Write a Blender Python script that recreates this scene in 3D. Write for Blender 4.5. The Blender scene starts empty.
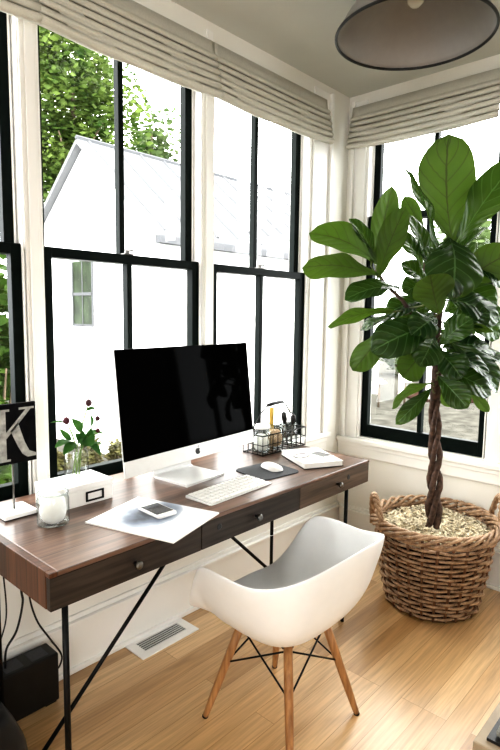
import bpy, bmesh, math, random
from mathutils import Vector, Matrix
random.seed(7)
sc = bpy.context.scene
COL = sc.collection
PI = math.pi

# ------------------------------------------------------------------ materials
def newmat(name):
    m = bpy.data.materials.new(name); m.use_nodes = True
    nt = m.node_tree; nt.nodes.clear()
    out = nt.nodes.new('ShaderNodeOutputMaterial')
    b = nt.nodes.new('ShaderNodeBsdfPrincipled')
    nt.links.new(b.outputs[0], out.inputs[0])
    return m, nt, b, out

def N(nt, t, **kw):
    n = nt.nodes.new(t)
    for k, v in kw.items():
        if k in n.inputs.keys(): n.inputs[k].default_value = v
        else: setattr(n, k, v)
    return n

def coords(nt, scale=(1, 1, 1), kind='Object', rot=(0, 0, 0)):
    tc = nt.nodes.new('ShaderNodeTexCoord'); mp = nt.nodes.new('ShaderNodeMapping')
    mp.inputs['Scale'].default_value = scale; mp.inputs['Rotation'].default_value = rot
    nt.links.new(tc.outputs[kind], mp.inputs[0])
    return mp.outputs[0]

def ramp(nt, fac, stops):
    r = nt.nodes.new('ShaderNodeValToRGB')
    e = r.color_ramp.elements
    while len(e) < len(stops): e.new(.5)
    for i, (p, c) in enumerate(stops):
        e[i].position = p; e[i].color = (*c, 1)
    nt.links.new(fac, r.inputs[0])
    return r.outputs[0]

def mixc(nt, fac, a, b, mode='MIX'):
    m = nt.nodes.new('ShaderNodeMix'); m.data_type = 'RGBA'; m.blend_type = mode
    for s, v in ((0, fac), (6, a), (7, b)):
        if hasattr(v, 'is_output'): nt.links.new(v, m.inputs[s])
        elif s == 0: m.inputs[0].default_value = v
        else: m.inputs[s].default_value = (*v, 1)
    return m.outputs[2]

def bump(nt, b, h, strength=.2, dist=.002):
    n = nt.nodes.new('ShaderNodeBump'); n.inputs['Strength'].default_value = strength
    n.inputs['Distance'].default_value = dist
    nt.links.new(h, n.inputs['Height']); nt.links.new(n.outputs[0], b.inputs['Normal'])

def simple(name, col, rough=.5, metal=0, var=.06, scale=30, bmp=0, spec=.5, coat=0):
    m, nt, b, out = newmat(name)
    n = N(nt, 'ShaderNodeTexNoise', Scale=scale, Detail=3.0)
    nt.links.new(coords(nt), n.inputs['Vector'])
    lo = tuple(max(0, c * (1 - var)) for c in col); hi = tuple(min(1, c * (1 + var)) for c in col)
    nt.links.new(ramp(nt, n.outputs[0], [(.3, lo), (.7, hi)]), b.inputs['Base Color'])
    b.inputs['Roughness'].default_value = rough; b.inputs['Metallic'].default_value = metal
    b.inputs['Specular IOR Level'].default_value = spec
    b.inputs['Coat Weight'].default_value = coat
    if bmp: bump(nt, b, n.outputs[0], bmp)
    return m

def wood(name, dark, light, axis='X', rough=.4, ring=1.0, fine=90, planks=None, spec=.4):
    m, nt, b, out = newmat(name)
    s = {'X': (1.2, 14, 14), 'Y': (14, 1.2, 14), 'Z': (14, 14, 1.2)}[axis]
    v = coords(nt, s)
    n1 = N(nt, 'ShaderNodeTexNoise', Scale=1.6 * ring, Detail=6.0, Distortion=.8)
    nt.links.new(v, n1.inputs['Vector'])
    s2 = {'X': (4, fine, fine), 'Y': (fine, 4, fine), 'Z': (fine, fine, 4)}[axis]
    n2 = N(nt, 'ShaderNodeTexNoise', Scale=1.0, Detail=4.0)
    nt.links.new(coords(nt, s2), n2.inputs['Vector'])
    c = ramp(nt, n1.outputs[0], [(.3, dark), (.7, light)])
    c2 = mixc(nt, .45, c, ramp(nt, n2.outputs[0], [(.35, tuple(x * .55 for x in dark)), (.65, light)]))
    if planks:
        pw, pl = planks
        br = N(nt, 'ShaderNodeTexBrick', Scale=1.0, **{'Mortar Size': .0012, 'Brick Width': pl, 'Row Height': pw, 'Bias': 0.0})
        br.offset = .37
        br.inputs['Color1'].default_value = (.55, .55, .55, 1); br.inputs['Color2'].default_value = (1.18, 1.12, 1.08, 1)
        br.inputs['Mortar'].default_value = (.3, .28, .26, 1)
        rot = (0, 0, 0) if axis == 'X' else ((0, 0, PI / 2) if axis == 'Y' else (0, PI / 2, 0))
        nt.links.new(coords(nt, rot=rot), br.inputs['Vector'])
        c2 = mixc(nt, 1.0, c2, br.outputs['Color'], 'MULTIPLY')
    nt.links.new(c2, b.inputs['Base Color'])
    b.inputs['Roughness'].default_value = rough; b.inputs['Specular IOR Level'].default_value = spec
    bump(nt, b, n2.outputs[0], .12, .0015)
    return m

def mat_floor():
    m, nt, b, out = newmat('oak_floor')
    br = N(nt, 'ShaderNodeTexBrick', Scale=1.0, **{'Mortar Size': .0011, 'Brick Width': 1.15, 'Row Height': .085, 'Mortar Smooth': .3})
    br.offset = .37; br.offset_frequency = 3; br.squash = 1
    br.inputs['Color1'].default_value = (0, 0, 0, 1); br.inputs['Color2'].default_value = (1, 1, 1, 1)
    br.inputs['Mortar'].default_value = (.5, .5, .5, 1)
    nt.links.new(coords(nt), br.inputs['Vector'])
    base = ramp(nt, br.outputs['Color'], [(0, (.40, .225, .085)), (.3, (.60, .385, .185)), (1, (.72, .51, .28))])
    # grain, shifted from board to board
    tc = nt.nodes.new('ShaderNodeTexCoord')
    add = nt.nodes.new('ShaderNodeVectorMath'); add.operation = 'MULTIPLY_ADD'
    nt.links.new(br.outputs['Color'], add.inputs[0]); add.inputs[1].default_value = (9, 5, 3)
    nt.links.new(tc.outputs['Object'], add.inputs[2])
    mp = nt.nodes.new('ShaderNodeMapping'); mp.inputs['Scale'].default_value = (1.3, 17, 1)
    nt.links.new(add.outputs[0], mp.inputs[0])
    n1 = N(nt, 'ShaderNodeTexNoise', Scale=1.7, Detail=6.0, Distortion=1.2); nt.links.new(mp.outputs[0], n1.inputs['Vector'])
    mp2 = nt.nodes.new('ShaderNodeMapping'); mp2.inputs['Scale'].default_value = (5, 130, 1)
    nt.links.new(add.outputs[0], mp2.inputs[0])
    n2 = N(nt, 'ShaderNodeTexNoise', Scale=1.0, Detail=3.0); nt.links.new(mp2.outputs[0], n2.inputs['Vector'])
    c = mixc(nt, .55, base, ramp(nt, n1.outputs[0], [(.3, (.62, .58, .52)), (.62, (1.05, 1.05, 1.05))]), 'MULTIPLY')
    c = mixc(nt, .3, c, ramp(nt, n2.outputs[0], [(.35, (.5, .45, .4)), (.6, (1.1, 1.1, 1.1))]), 'MULTIPLY')
    mort = ramp(nt, br.outputs['Fac'], [(0, (1, 1, 1)), (1, (.62, .52, .42))])
    c = mixc(nt, 1.0, c, mort, 'MULTIPLY')
    nt.links.new(c, b.inputs['Base Color'])
    b.inputs['Roughness'].default_value = .4; b.inputs['Specular IOR Level'].default_value = .5
    b.inputs['Coat Weight'].default_value = .9; b.inputs['Coat Roughness'].default_value = .3; b.inputs['Coat IOR'].default_value = 1.6
    bump(nt, b, n2.outputs[0], .06, .001)
    return m

def mat_glass():
    m, nt, b, out = newmat('window_glass'); nt.nodes.remove(b)
    tr = N(nt, 'ShaderNodeBsdfTransparent'); gl = N(nt, 'ShaderNodeBsdfGlossy', Roughness=.02)
    lw = N(nt, 'ShaderNodeLayerWeight', Blend=.25)
    mt = nt.nodes.new('ShaderNodeMath'); mt.operation = 'MULTIPLY_ADD'
    nt.links.new(lw.outputs['Facing'], mt.inputs[0]); mt.inputs[1].default_value = .12; mt.inputs[2].default_value = .03
    n = N(nt, 'ShaderNodeTexNoise', Scale=2.0); nt.links.new(coords(nt), n.inputs['Vector'])
    nt.links.new(ramp(nt, n.outputs[0], [(0, (.96, .98, .97)), (1, (.99, 1, .99))]), tr.inputs[0])
    mx = N(nt, 'ShaderNodeMixShader')
    nt.links.new(mt.outputs[0], mx.inputs[0]); nt.links.new(tr.outputs[0], mx.inputs[1]); nt.links.new(gl.outputs[0], mx.inputs[2])
    nt.links.new(mx.outputs[0], out.inputs[0])
    return m

def mat_vessel(tint=(.93, .97, .95)):
    m, nt, b, out = newmat('vessel_glass'); nt.nodes.remove(b)
    tr = N(nt, 'ShaderNodeBsdfTransparent'); gl = N(nt, 'ShaderNodeBsdfGlossy', Roughness=.05)
    lw = N(nt, 'ShaderNodeLayerWeight', Blend=.35)
    n = N(nt, 'ShaderNodeTexNoise', Scale=9.0); nt.links.new(coords(nt), n.inputs['Vector'])
    nt.links.new(ramp(nt, n.outputs[0], [(0, tint), (1, (.98, .99, .98))]), tr.inputs[0])
    nt.links.remove(tr.inputs[0].links[0])
    nt.links.new(mixc(nt, ramp(nt, lw.outputs['Facing'], [(.3, (0, 0, 0)), (1, (1, 1, 1))]), (.94, .96, .95), (.36, .41, .40)), tr.inputs[0])
    rp = ramp(nt, lw.outputs['Facing'], [(0, (.06, .06, .06)), (.75, (.18, .18, .18)), (1, (.6, .6, .6))])
    mx = N(nt, 'ShaderNodeMixShader')
    nt.links.new(rp, mx.inputs[0]); nt.links.new(tr.outputs[0], mx.inputs[1]); nt.links.new(gl.outputs[0], mx.inputs[2])
    nt.links.new(mx.outputs[0], out.inputs[0])
    return m

def mat_leaf():
    m, nt, b, out = newmat('fiddle_leaf')
    uv = nt.nodes.new('ShaderNodeUVMap'); sp = nt.nodes.new('ShaderNodeSeparateXYZ')
    nt.links.new(uv.outputs[0], sp.inputs[0])
    def M(op, a, bb=None, c=None):
        n = nt.nodes.new('ShaderNodeMath'); n.operation = op
        for i, v in enumerate((a, bb, c)):
            if v is None: continue
            if hasattr(v, 'is_output'): nt.links.new(v, n.inputs[i])
            else: n.inputs[i].default_value = v
        return n.outputs[0]
    au = M('ABSOLUTE', M('SUBTRACT', sp.outputs[0], .5))            # 0 at the midrib, .5 at the edge
    side = M('SINE', M('MULTIPLY', M('SUBTRACT', sp.outputs[1], M('MULTIPLY', au, .55)), 44.0))
    vein = M('GREATER_THAN', side, .93)
    rib = M('LESS_THAN', au, .016)
    vein = M('MAXIMUM', M('MULTIPLY', vein, .55), rib)
    n = N(nt, 'ShaderNodeTexNoise', Scale=7.0, Detail=3.0); nt.links.new(coords(nt), n.inputs['Vector'])
    top = mixc(nt, vein, ramp(nt, n.outputs[0], [(.3, (.005, .020, .009)), (.7, (.011, .042, .012))]), (.11, .22, .07))
    bot = mixc(nt, vein, ramp(nt, n.outputs[0], [(.3, (.038, .072, .015)), (.7, (.065, .108, .022))]), (.055, .07, .022))
    geo = nt.nodes.new('ShaderNodeNewGeometry')
    c = mixc(nt, geo.outputs['Backfacing'], top, bot)
    nt.links.new(c, b.inputs['Base Color'])
    rr = ramp(nt, geo.outputs['Backfacing'], [(0, (.27, .27, .27)), (1, (.6, .6, .6))])
    nt.links.new(rr, b.inputs['Roughness'])
    b.inputs['Specular IOR Level'].default_value = .55
    bump(nt, b, side, .35, .0025)
    tl = N(nt, 'ShaderNodeBsdfTranslucent')
    nt.links.new(mixc(nt, vein, (.095, .17, .018), (.04, .055, .008)), tl.inputs[0])
    mx = N(nt, 'ShaderNodeMixShader', Fac=.30)
    nt.links.new(b.outputs[0], mx.inputs[1]); nt.links.new(tl.outputs[0], mx.inputs[2]); nt.links.new(mx.outputs[0], out.inputs[0])
    return m

def mat_foliage(name, dark, light, tr=.3, scale=1.3):
    m, nt, b, out = newmat(name)
    n = N(nt, 'ShaderNodeTexNoise', Scale=scale, Detail=4.0); nt.links.new(coords(nt), n.inputs['Vector'])
    c = ramp(nt, n.outputs[0], [(.32, dark), (.66, light)])
    nt.links.new(c, b.inputs['Base Color']); b.inputs['Roughness'].default_value = .6; b.inputs['Specular IOR Level'].default_value = .15
    tl = N(nt, 'ShaderNodeBsdfTranslucent'); nt.links.new(c, tl.inputs[0])
    mx = N(nt, 'ShaderNodeMixShader', Fac=tr)
    nt.links.new(b.outputs[0], mx.inputs[1]); nt.links.new(tl.outputs[0], mx.inputs[2]); nt.links.new(mx.outputs[0], out.inputs[0])
    return m

def mat_fabric(name, col, lines=110):
    m, nt, b, out = newmat(name)
    w = N(nt, 'ShaderNodeTexWave', Scale=lines, Distortion=1.5, Detail=2.0); w.bands_direction = 'Z'
    nt.links.new(coords(nt), w.inputs['Vector'])
    n = N(nt, 'ShaderNodeTexNoise', Scale=160.0, Detail=2.0); nt.links.new(coords(nt), n.inputs['Vector'])
    c = mixc(nt, .5, ramp(nt, n.outputs[0], [(.3, tuple(x * .85 for x in col)), (.7, col)]),
             ramp(nt, w.outputs[0], [(.3, tuple(x * .88 for x in col)), (.8, col)]))
    nt.links.new(c, b.inputs['Base Color']); b.inputs['Roughness'].default_value = .9
    b.inputs['Specular IOR Level'].default_value = .1
    bump(nt, b, n.outputs[0], .2, .001)
    tl = N(nt, 'ShaderNodeBsdfTranslucent'); nt.links.new(c, tl.inputs[0])
    mx = N(nt, 'ShaderNodeMixShader', Fac=.15)
    nt.links.new(b.outputs[0], mx.inputs[1]); nt.links.new(tl.outputs[0], mx.inputs[2]); nt.links.new(mx.outputs[0], out.inputs[0])
    return m

def mat_photo():
    m, nt, b, out = newmat('printed_page')
    v = coords(nt, (1, 1, 1))
    n = N(nt, 'ShaderNodeTexNoise', Scale=13.0, Detail=5.0); nt.links.new(v, n.inputs['Vector'])
    g = N(nt, 'ShaderNodeTexGradient'); g.gradient_type = 'SPHERICAL'
    mp = nt.nodes.new('ShaderNodeMapping'); mp.inputs['Scale'].default_value = (7, 9.5, 1)
    mp.inputs['Location'].default_value = (-.1, -.25, 0)
    tc = nt.nodes.new('ShaderNodeTexCoord'); nt.links.new(tc.outputs['Object'], mp.inputs[0]); nt.links.new(mp.outputs[0], g.inputs[0])
    mk = nt.nodes.new('ShaderNodeMath'); mk.operation = 'MULTIPLY'
    nt.links.new(g.outputs['Fac'], mk.inputs[0]); nt.links.new(n.outputs[0], mk.inputs[1])
    c = ramp(nt, mk.outputs[0], [(.05, (.80, .81, .83)), (.10, (.45, .5, .58)), (.22, (.17, .2, .27)), (.36, (.05, .06, .08))])
    nt.links.new(c, b.inputs['Base Color']); b.inputs['Roughness'].default_value = .3
    return m

M = {}
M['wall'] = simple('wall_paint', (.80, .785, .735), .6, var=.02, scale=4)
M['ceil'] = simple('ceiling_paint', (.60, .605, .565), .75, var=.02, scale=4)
M['trim'] = simple('trim_paint', (.84, .83, .80), .35, var=.015, scale=6)
M['sash'] = simple('black_green_sash_paint', (.005, .009, .0075), .45, var=.2, spec=.1)
M['floor'] = mat_floor()
M['glass'] = mat_glass()
M['vessel'] = mat_vessel()
M['leaf'] = mat_leaf()
M['stem'] = simple('bark', (.085, .052, .038), .8, var=.55, scale=60, bmp=.5)
M['petiole'] = simple('petiole', (.10, .12, .03), .5, var=.3)
M['linen'] = mat_fabric('linen', (.69, .67, .60))
M['desktop'] = wood('walnut_planks', (.085, .047, .034), (.215, .135, .098), 'X', .3, planks=(.1, 2.2), spec=.6)
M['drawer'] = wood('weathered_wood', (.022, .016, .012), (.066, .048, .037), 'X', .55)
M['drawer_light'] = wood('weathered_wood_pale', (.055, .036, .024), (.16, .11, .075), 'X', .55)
M['deskend'] = wood('walnut_end', (.042, .018, .009), (.135, .06, .03), 'Z', .45, planks=(.06, 2.0))
M['iron'] = simple('black_iron', (.012, .012, .012), .45, .6, var=.2)
M['steel'] = simple('pewter', (.17, .165, .155), .35, 1)
M['shell'] = simple('white_plastic', (.87, .885, .90), .32, var=.01, spec=.4)
M['beech'] = wood('beech', (.33, .16, .065), (.52, .29, .13), 'Z', .45)
M['alu'] = simple('aluminium', (.70, .70, .69), .35, .35, var=.02)
M['screen'] = simple('screen_glass', (.0015, .0015, .0015), .05, spec=.012, var=.1)
M['black'] = simple('black_plastic', (.012, .012, .012), .4, var=.15)
M['white'] = simple('white_gloss', (.86, .85, .83), .3, var=.015)
M['paper'] = simple('paper', (.82, .81, .78), .7, var=.03)
M['page'] = mat_photo()
M['pad'] = simple('grey_pad', (.075, .078, .085), .8, var=.1, scale=200, bmp=.1)
M['phoneglass'] = simple('phone_glass', (.02, .02, .022), .12)
M['greyglass'] = simple('grey_screen', (.17, .175, .18), .2)
M['wicker'] = wood('wicker', (.20, .11, .058), (.60, .43, .29), 'X', .45, ring=9, fine=40)
M['wickerdark'] = simple('wicker_stake', (.16, .082, .042), .6, var=.4)
M['mulch'] = simple('wood_moss', (.55, .49, .37), .9, var=.5, scale=40, bmp=.4)
M['soil'] = simple('soil', (.16, .115, .06), .95, var=.5, scale=60, bmp=.5)
M['liner'] = simple('dark_liner', (.025, .014, .008), .95, var=.4)
M['enamel'] = simple('shade_enamel', (.27, .255, .24), .35, var=.03)
M['bulb'] = simple('bulb_glass', (.72, .72, .66), .15, var=.02)
M['chalk'] = simple('chalk_lettering', (.36, .36, .34), .9, var=.35, scale=50)
M['board'] = simple('chalkboard', (.008, .008, .009), .7, var=.4, scale=25, spec=.1)
M['cotton'] = simple('cotton_wool', (.85, .84, .80), .95, var=.04, scale=60, bmp=.6)
M['tan'] = simple('tan_twine', (.42, .30, .19), .9, var=.35, scale=120, bmp=.5)
M['gold'] = simple('gold_card', (.62, .42, .10), .4, .2, var=.15)
M['bud'] = simple('burgundy_bud', (.075, .014, .022), .55, var=.4)
M['flowerleaf'] = mat_foliage('flower_leaf', (.025, .085, .02), (.07, .17, .04), .25, 20)
M['flowerstem'] = simple('flower_stem', (.16, .24, .07), .5, var=.2)
M['housewhite'] = simple('house_paint', (.86, .86, .85), .7, var=.02)
M['roof'] = simple('metal_roof', (.15, .152, .156), .5, var=.03, spec=.0)
M['roofseam'] = simple('roof_seam', (.105, .107, .112), .5, var=.03, spec=.0)
M['darkpane'] = simple('dark_pane', (.022, .032, .016), .3, var=.7, scale=3, spec=.1)
M['tree_a'] = mat_foliage('tree_light', (.024, .055, .010), (.14, .19, .05), .35)
M['tree_b'] = mat_foliage('tree_pale', (.05, .08, .03), (.11, .145, .06), .3)
M['shrub'] = mat_foliage('shrub', (.012, .035, .006), (.07, .12, .02), .35, 3)
M['hedge'] = mat_foliage('hedge', (.03, .045, .02), (.07, .095, .04), .2, 3)
M['dryshrub'] = mat_foliage('dry_shrub', (.07, .055, .03), (.15, .15, .06), .3, 5)
M['trunk'] = simple('tree_trunk', (.10, .075, .05), .9, var=.4, scale=6, bmp=.6)
M['gravel'] = simple('gravel', (.066, .064, .056), .95, var=.35, scale=3, bmp=.4, spec=0)
M['mulchbed'] = simple('mulch_bed', (.036, .022, .017), .95, var=.5, scale=3, bmp=.4, spec=0)
M['linenbench'] = simple('bench_wood', (.34, .27, .19), .5, var=.1)
M['benchtop'] = simple('bench_cushion', (.20, .20, .18), .85, var=.06, scale=90, bmp=.2)
M['tissue'] = simple('tissue', (.86, .86, .85), .9, var=.02, bmp=.3)

# ------------------------------------------------------------------ mesh helpers
class MB:
    def __init__(s): s.bm = bmesh.new(); s.uv = None
    def box(s, c, size, rot=None, bev=0):
        v = bmesh.ops.create_cube(s.bm, size=1)['verts']
        mt = Matrix.Translation(c) @ (rot if rot else Matrix.Identity(4)) @ Matrix.Diagonal((*size, 1))
        bmesh.ops.transform(s.bm, matrix=mt, verts=v)
        if bev:
            ed = list({e for q in v for e in q.link_edges})
            bmesh.ops.bevel(s.bm, geom=ed, offset=bev, segments=2, affect='EDGES', profile=.5)
        return s
    def bb(s, x0, x1, y0, y1, z0, z1, bev=0):
        return s.box(((x0 + x1) / 2, (y0 + y1) / 2, (z0 + z1) / 2), (abs(x1 - x0), abs(y1 - y0), abs(z1 - z0)), bev=bev)
    def tube(s, pts, r, n=8, closed=False, caps=True):
        pts = [Vector(p) for p in pts]; L = len(pts)
        rs = r if isinstance(r, (list, tuple)) else [r] * L
        rings = []; ref = None
        for i, p in enumerate(pts):
            if closed: t = pts[(i + 1) % L] - pts[i - 1]
            else: t = pts[min(i + 1, L - 1)] - pts[max(i - 1, 0)]
            t.normalize()
            if ref is None:
                ref = Vector((0, 0, 1)) if abs(t.z) < .9 else Vector((1, 0, 0))
            a = (ref - t * ref.dot(t))
            if a.length < 1e-5: a = t.orthogonal()
            a.normalize(); ref = a; b = t.cross(a)
            rings.append([s.bm.verts.new(p + (a * math.cos(2 * PI * k / n) + b * math.sin(2 * PI * k / n)) * rs[i]) for k in range(n)])
        m = L if closed else L - 1
        for i in range(m):
            A = rings[i]; B = rings[(i + 1) % L]
            for k in range(n): s.bm.faces.new((A[k], A[(k + 1) % n], B[(k + 1) % n], B[k]))
        if caps and not closed:
            s.bm.faces.new(rings[0][::-1]); s.bm.faces.new(rings[-1])
        return s
    def lathe(s, prof, c=(0, 0, 0), n=32, mtx=None):
        c = Vector(c); rings = []
        for r, z in prof:
            ring = []
            if r < 1e-6: ring = [s.bm.verts.new((0, 0, z))]
            else: ring = [s.bm.verts.new((r * math.cos(2 * PI * k / n), r * math.sin(2 * PI * k / n), z)) for k in range(n)]
            for v in ring:
                p = v.co.copy()
                if mtx: p = mtx @ p
                v.co = p + c
            rings.append(ring)
        for A, B in zip(rings, rings[1:]):
            for k in range(n):
                a = [A[k % len(A)], A[(k + 1) % len(A)]] if len(A) > 1 else [A[0]]
                b = [B[(k + 1) % len(B)], B[k % len(B)]] if len(B) > 1 else [B[0]]
                f = a + b
                if len(f) >= 3: s.bm.faces.new(f)
        return s
    def grid(s, P, closed_u=False):
        V = [[s.bm.verts.new(p) for p in row] for row in P]
        for i in range(len(V) - 1):
            m = len(V[i]) if closed_u else len(V[i]) - 1
            for j in range(m):
                k = (j + 1) % len(V[i])
                s.bm.faces.new((V[i][j], V[i][k], V[i + 1][k], V[i + 1][j]))
        return V
    def poly(s, pts, thick):
        # pts: list of Vectors (planar), thick: Vector offset
        A = [s.bm.verts.new(p) for p in pts]; B = [s.bm.verts.new(Vector(p) + Vector(thick)) for p in pts]
        s.bm.faces.new(A); s.bm.faces.new(B[::-1]); n = len(A)
        for i in range(n): s.bm.faces.new((A[i], B[i], B[(i + 1) % n], A[(i + 1) % n]))
        return s
    def build(s, name, mat, parent=None, smooth=False, bevel=0, solid=0, subd=0, normals=True):
        if normals: bmesh.ops.recalc_face_normals(s.bm, faces=s.bm.faces[:])
        me = bpy.data.meshes.new(name); s.bm.to_mesh(me); s.bm.free()
        if isinstance(mat, (list, tuple)):
            for q in mat: me.materials.append(q)
        else: me.materials.append(mat)
        for p in me.polygons: p.use_smooth = smooth
        o = bpy.data.objects.new(name, me); COL.objects.link(o)
        if parent: o.parent = parent
        if solid:
            q = o.modifiers.new('thickness', 'SOLIDIFY'); q.thickness = solid; q.offset = 0
        if bevel:
            q = o.modifiers.new('bevel', 'BEVEL'); q.width = bevel; q.segments = 2; q.limit_method = 'ANGLE'; q.angle_limit = .7
        if subd:
            q = o.modifiers.new('subsurf', 'SUBSURF'); q.levels = subd; q.render_levels = subd
        return o

def tag(o, label, cat, group=None, kind=None):
    o['label'] = label; o['category'] = cat
    if group: o['group'] = group
    if kind: o['kind'] = kind
    return o
def empty(name, loc, label, cat, group=None, rz=0, kind=None):
    o = bpy.data.objects.new(name, None); COL.objects.link(o)
    o.location = loc; o.rotation_euler = (0, 0, rz); o.empty_display_size = .05
    return tag(o, label, cat, group, kind)
def struct(o, label=None, cat=None):
    o['kind'] = 'structure'
    if label: o['label'] = label
    if cat: o['category'] = cat
    return o
def rotz(a): return Matrix.Rotation(a, 4, 'Z')
def V(*a): return Vector(a)

# ------------------------------------------------------------------ room shell
XB = -.05            # back wall plane
ZC = 2.66            # ceiling
Z0, Z1 = .70, 2.56   # left window opening
B0 = .655            # back window opening bottom
LW = [(-2.79, -2.02), (-1.985, -1.20), (-1.16, -.405)]      # openings in the left wall
BW = [(-.90, -.125), (-1.73, -.965)]                           # openings in the back wall (y ranges)

fl = MB().bb(-5.2, XB + .2, -4.8, .2, -.2, 0).build('floor', M['floor']); struct(fl, 'honey oak plank floor', 'floor')
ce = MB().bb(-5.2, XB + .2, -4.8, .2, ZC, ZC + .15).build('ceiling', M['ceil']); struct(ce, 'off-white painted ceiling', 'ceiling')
w = MB()
xs = [-5.2] + [q for a in LW for q in a] + [XB + .2]
for i in range(0, len(xs), 2): w.bb(xs[i], xs[i + 1], 0, .125, 0, ZC)
for a, b in LW: w.bb(a, b, 0, .125, 0, Z0); w.bb(a, b, 0, .125, Z1, ZC)
struct(w.build('wall_left', M['wall']), 'cream wall with the row of black windows behind the desk', 'wall')
w = MB()
ys = [0.0] + [q for a in BW for q in (a[1], a[0])] + [-4.8]
for i in range(0, len(ys), 2): w.bb(XB, XB + .125, ys[i], ys[i + 1], 0, ZC)
for a, b in BW: w.bb(XB, XB + .125, a, b, 0, B0); w.bb(XB, XB + .125, a, b, Z1, ZC)
struct(w.build('wall_back', M['wall']), 'cream wall behind the potted plant', 'wall')
# the unseen half of the room, with two large openings that let daylight in
w = MB(); w.bb(-5.2, -4.4, -4.8, -4.6, 0, ZC); w.bb(-3.2, XB + .2, -4.8, -4.6, 0, ZC); w.bb(-4.4, -3.2, -4.8, -4.6, 2.1, ZC)
w.bb(-4.4, -3.2, -4.8, -4.6, 0, .8)
struct(w.build('wall_rear', M['wall']), 'wall behind the viewer with a wide opening', 'wall')
w = MB(); w.bb(-5.2, -5.0, -4.6, -3.0, 0, ZC); w.bb(-5.2, -5.0, -1.8, 0, 0, ZC); w.bb(-5.2, -5.0, -3.0, -1.8, 2.1, ZC); w.bb(-5.2, -5.0, -3.0, -1.8, 0, .8)
struct(w.build('wall_side', M['wall']), 'side wall behind the viewer with a wide opening', 'wall')

# baseboards with a stepped cap
b = MB(); b.bb(-5.0, XB, -.018, 0, 0, .19); b.bb(-5.0, XB, -.028, 0, .19, .205); b.bb(-5.0, XB, -.012, 0, .205, .225); b.bb(-5.0, XB, -.032, 0, 0, .02)
struct(b.build('baseboard_left', M['trim'], bevel=.003))
b = MB(); b.bb(XB - .018, XB, -4.6, -.034, 0, .19); b.bb(XB - .028, XB, -4.6, -.034, .19, .205); b.bb(XB - .012, XB, -4.6, -.034, .205, .225); b.bb(XB - .032, XB, -4.6, -.034, 0, .02)
struct(b.build('baseboard_back', M['trim'], bevel=.003))

# window casings (flat boards with a raised edge) and stools
tn = [0]
def trim(mb):
    tn[0] += 1
    return struct(mb.build('trim_%d' % tn[0], M['trim'], bevel=.003))
for a, c in [(-2.90, -2.79), (-2.02, -1.985), (-1.20, -1.16), (-.405, -.24)]:
    b = MB(); b.bb(a, c, -.010, 0, Z0, Z1 + .06)
    if c > -.3:
        b.bb(c - .022, c, -.028, -.010, Z0, Z1 + .06)
    trim(b)
b = MB(); b.bb(-3.0, -.19, -.036, .06, Z0 - .03, Z0, bev=.004); b.bb(-2.92, -.215, -.018, 0, Z0 - .12, Z0 - .03); b.bb(-2.92, -.215, -.024, -.018, Z0 - .06, Z0 - .03); trim(b)
for a, c in [(-.125, -.034), (-.965, -.90), (-1.83, -1.73)]:
    b = MB(); b.bb(XB - .010, XB, a, c, B0, Z1 + .06)
    if c > -.1: b.bb(XB - .03, XB - .010, c - .02, c, B0, Z1 + .06); trim(b)
b = MB(); b.bb(XB - .04, XB + .06, -1.9, -.004, B0 - .028, B0, bev=.004); b.bb(XB - .018, XB, -1.85, -.004, B0 - .11, B0 - .028); b.bb(XB - .025, XB - .018, -1.85, -.004, B0 - .055, B0 - .028); trim(b)
def window(name, loc, rz, wd, z0, z1, zr, label):
    e = bpy.data.objects.new(name, None); COL.objects.link(e); e.location = loc; e.rotation_euler = (0, 0, rz)
    struct(e, label, 'window')
    f = MB(); t = .012
    f.bb(0, t, .0, .13, z0, z1); f.bb(wd - t, wd, .0, .13, z0, z1); f.bb(t, wd - t, 0, .13, z1 - t, z1); f.bb(t, wd - t, .0, .16, z0, z0 + .01)
    for x in (t, wd - t - .012):
        f.bb(x, x + .006, .0, .014, z0, z1 - t); f.bb(x, x + .008, .058, .064, z0 + .01, z1 - t); f.bb(x, x + .004, .106, .13, z0 + .01, z1 - t)
    f.build('window_frame', M['trim'], e, bevel=.002)
    x0, x1 = t + .003, wd - t - .003; mid = (x0 + x1) / 2
    def sash(nm, y0, y1, a, c, bot, top, st=.042):
        s = MB(); s.bb(x0, x0 + st, y0, y1, a, c); s.bb(x1 - st, x1, y0, y1, a, c)
        s.bb(x0 + st, x1 - st, y0, y1, a, a + bot); s.bb(x0 + st, x1 - st, y0, y1, c - top, c)
        s.bb(mid - .012, mid + .012, y0 + .002, y1 - .002, a + bot, c - top)
        o = s.build(nm, M['sash'], e, bevel=.002)
        p = MB()
        for u, v in ((x0 + st, mid - .012), (mid + .012, x1 - st)):
            ym = (y0 + y1) / 2
            p.grid([[V(u, ym, a + bot), V(v, ym, a + bot)], [V(u, ym, c - top), V(v, ym, c - top)]])
        p.build('pane', M['glass'], o)
        return o
    sash('lower_sash', .018, .056, z0 + .012, zr, .075, .036)
    sash('upper_sash', .066, .102, zr - .034, z1 - t - .002, .034, .06)
    k = MB(); k.bb(mid - .022, mid + .022, .022, .052, zr, zr + .006, bev=.002)
    k.lathe([(0, 0), (.011, 0), (.011, .012), (.006, .016), (0, .016)], (mid, .037, zr + .006), 14)
    k.tube([(mid, .037, zr + .018), (mid + .02, .032, zr + .02), (mid + .03, .03, zr + .018)], .004, 6)
    k.build('sash_lock', M['steel'], e, smooth=False)
    return e
ZR = 1.627
wl = ['black two-over-two sash window at the left picture edge, cut off', 'black sash window behind the desktop computer', 'black sash window nearest the corner, beyond the computer']
for i, (a, c) in enumerate(LW): window('window_%d' % (i + 1), (a, 0, 0), 0, c - a, Z0, Z1, ZR, wl[i])
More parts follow.
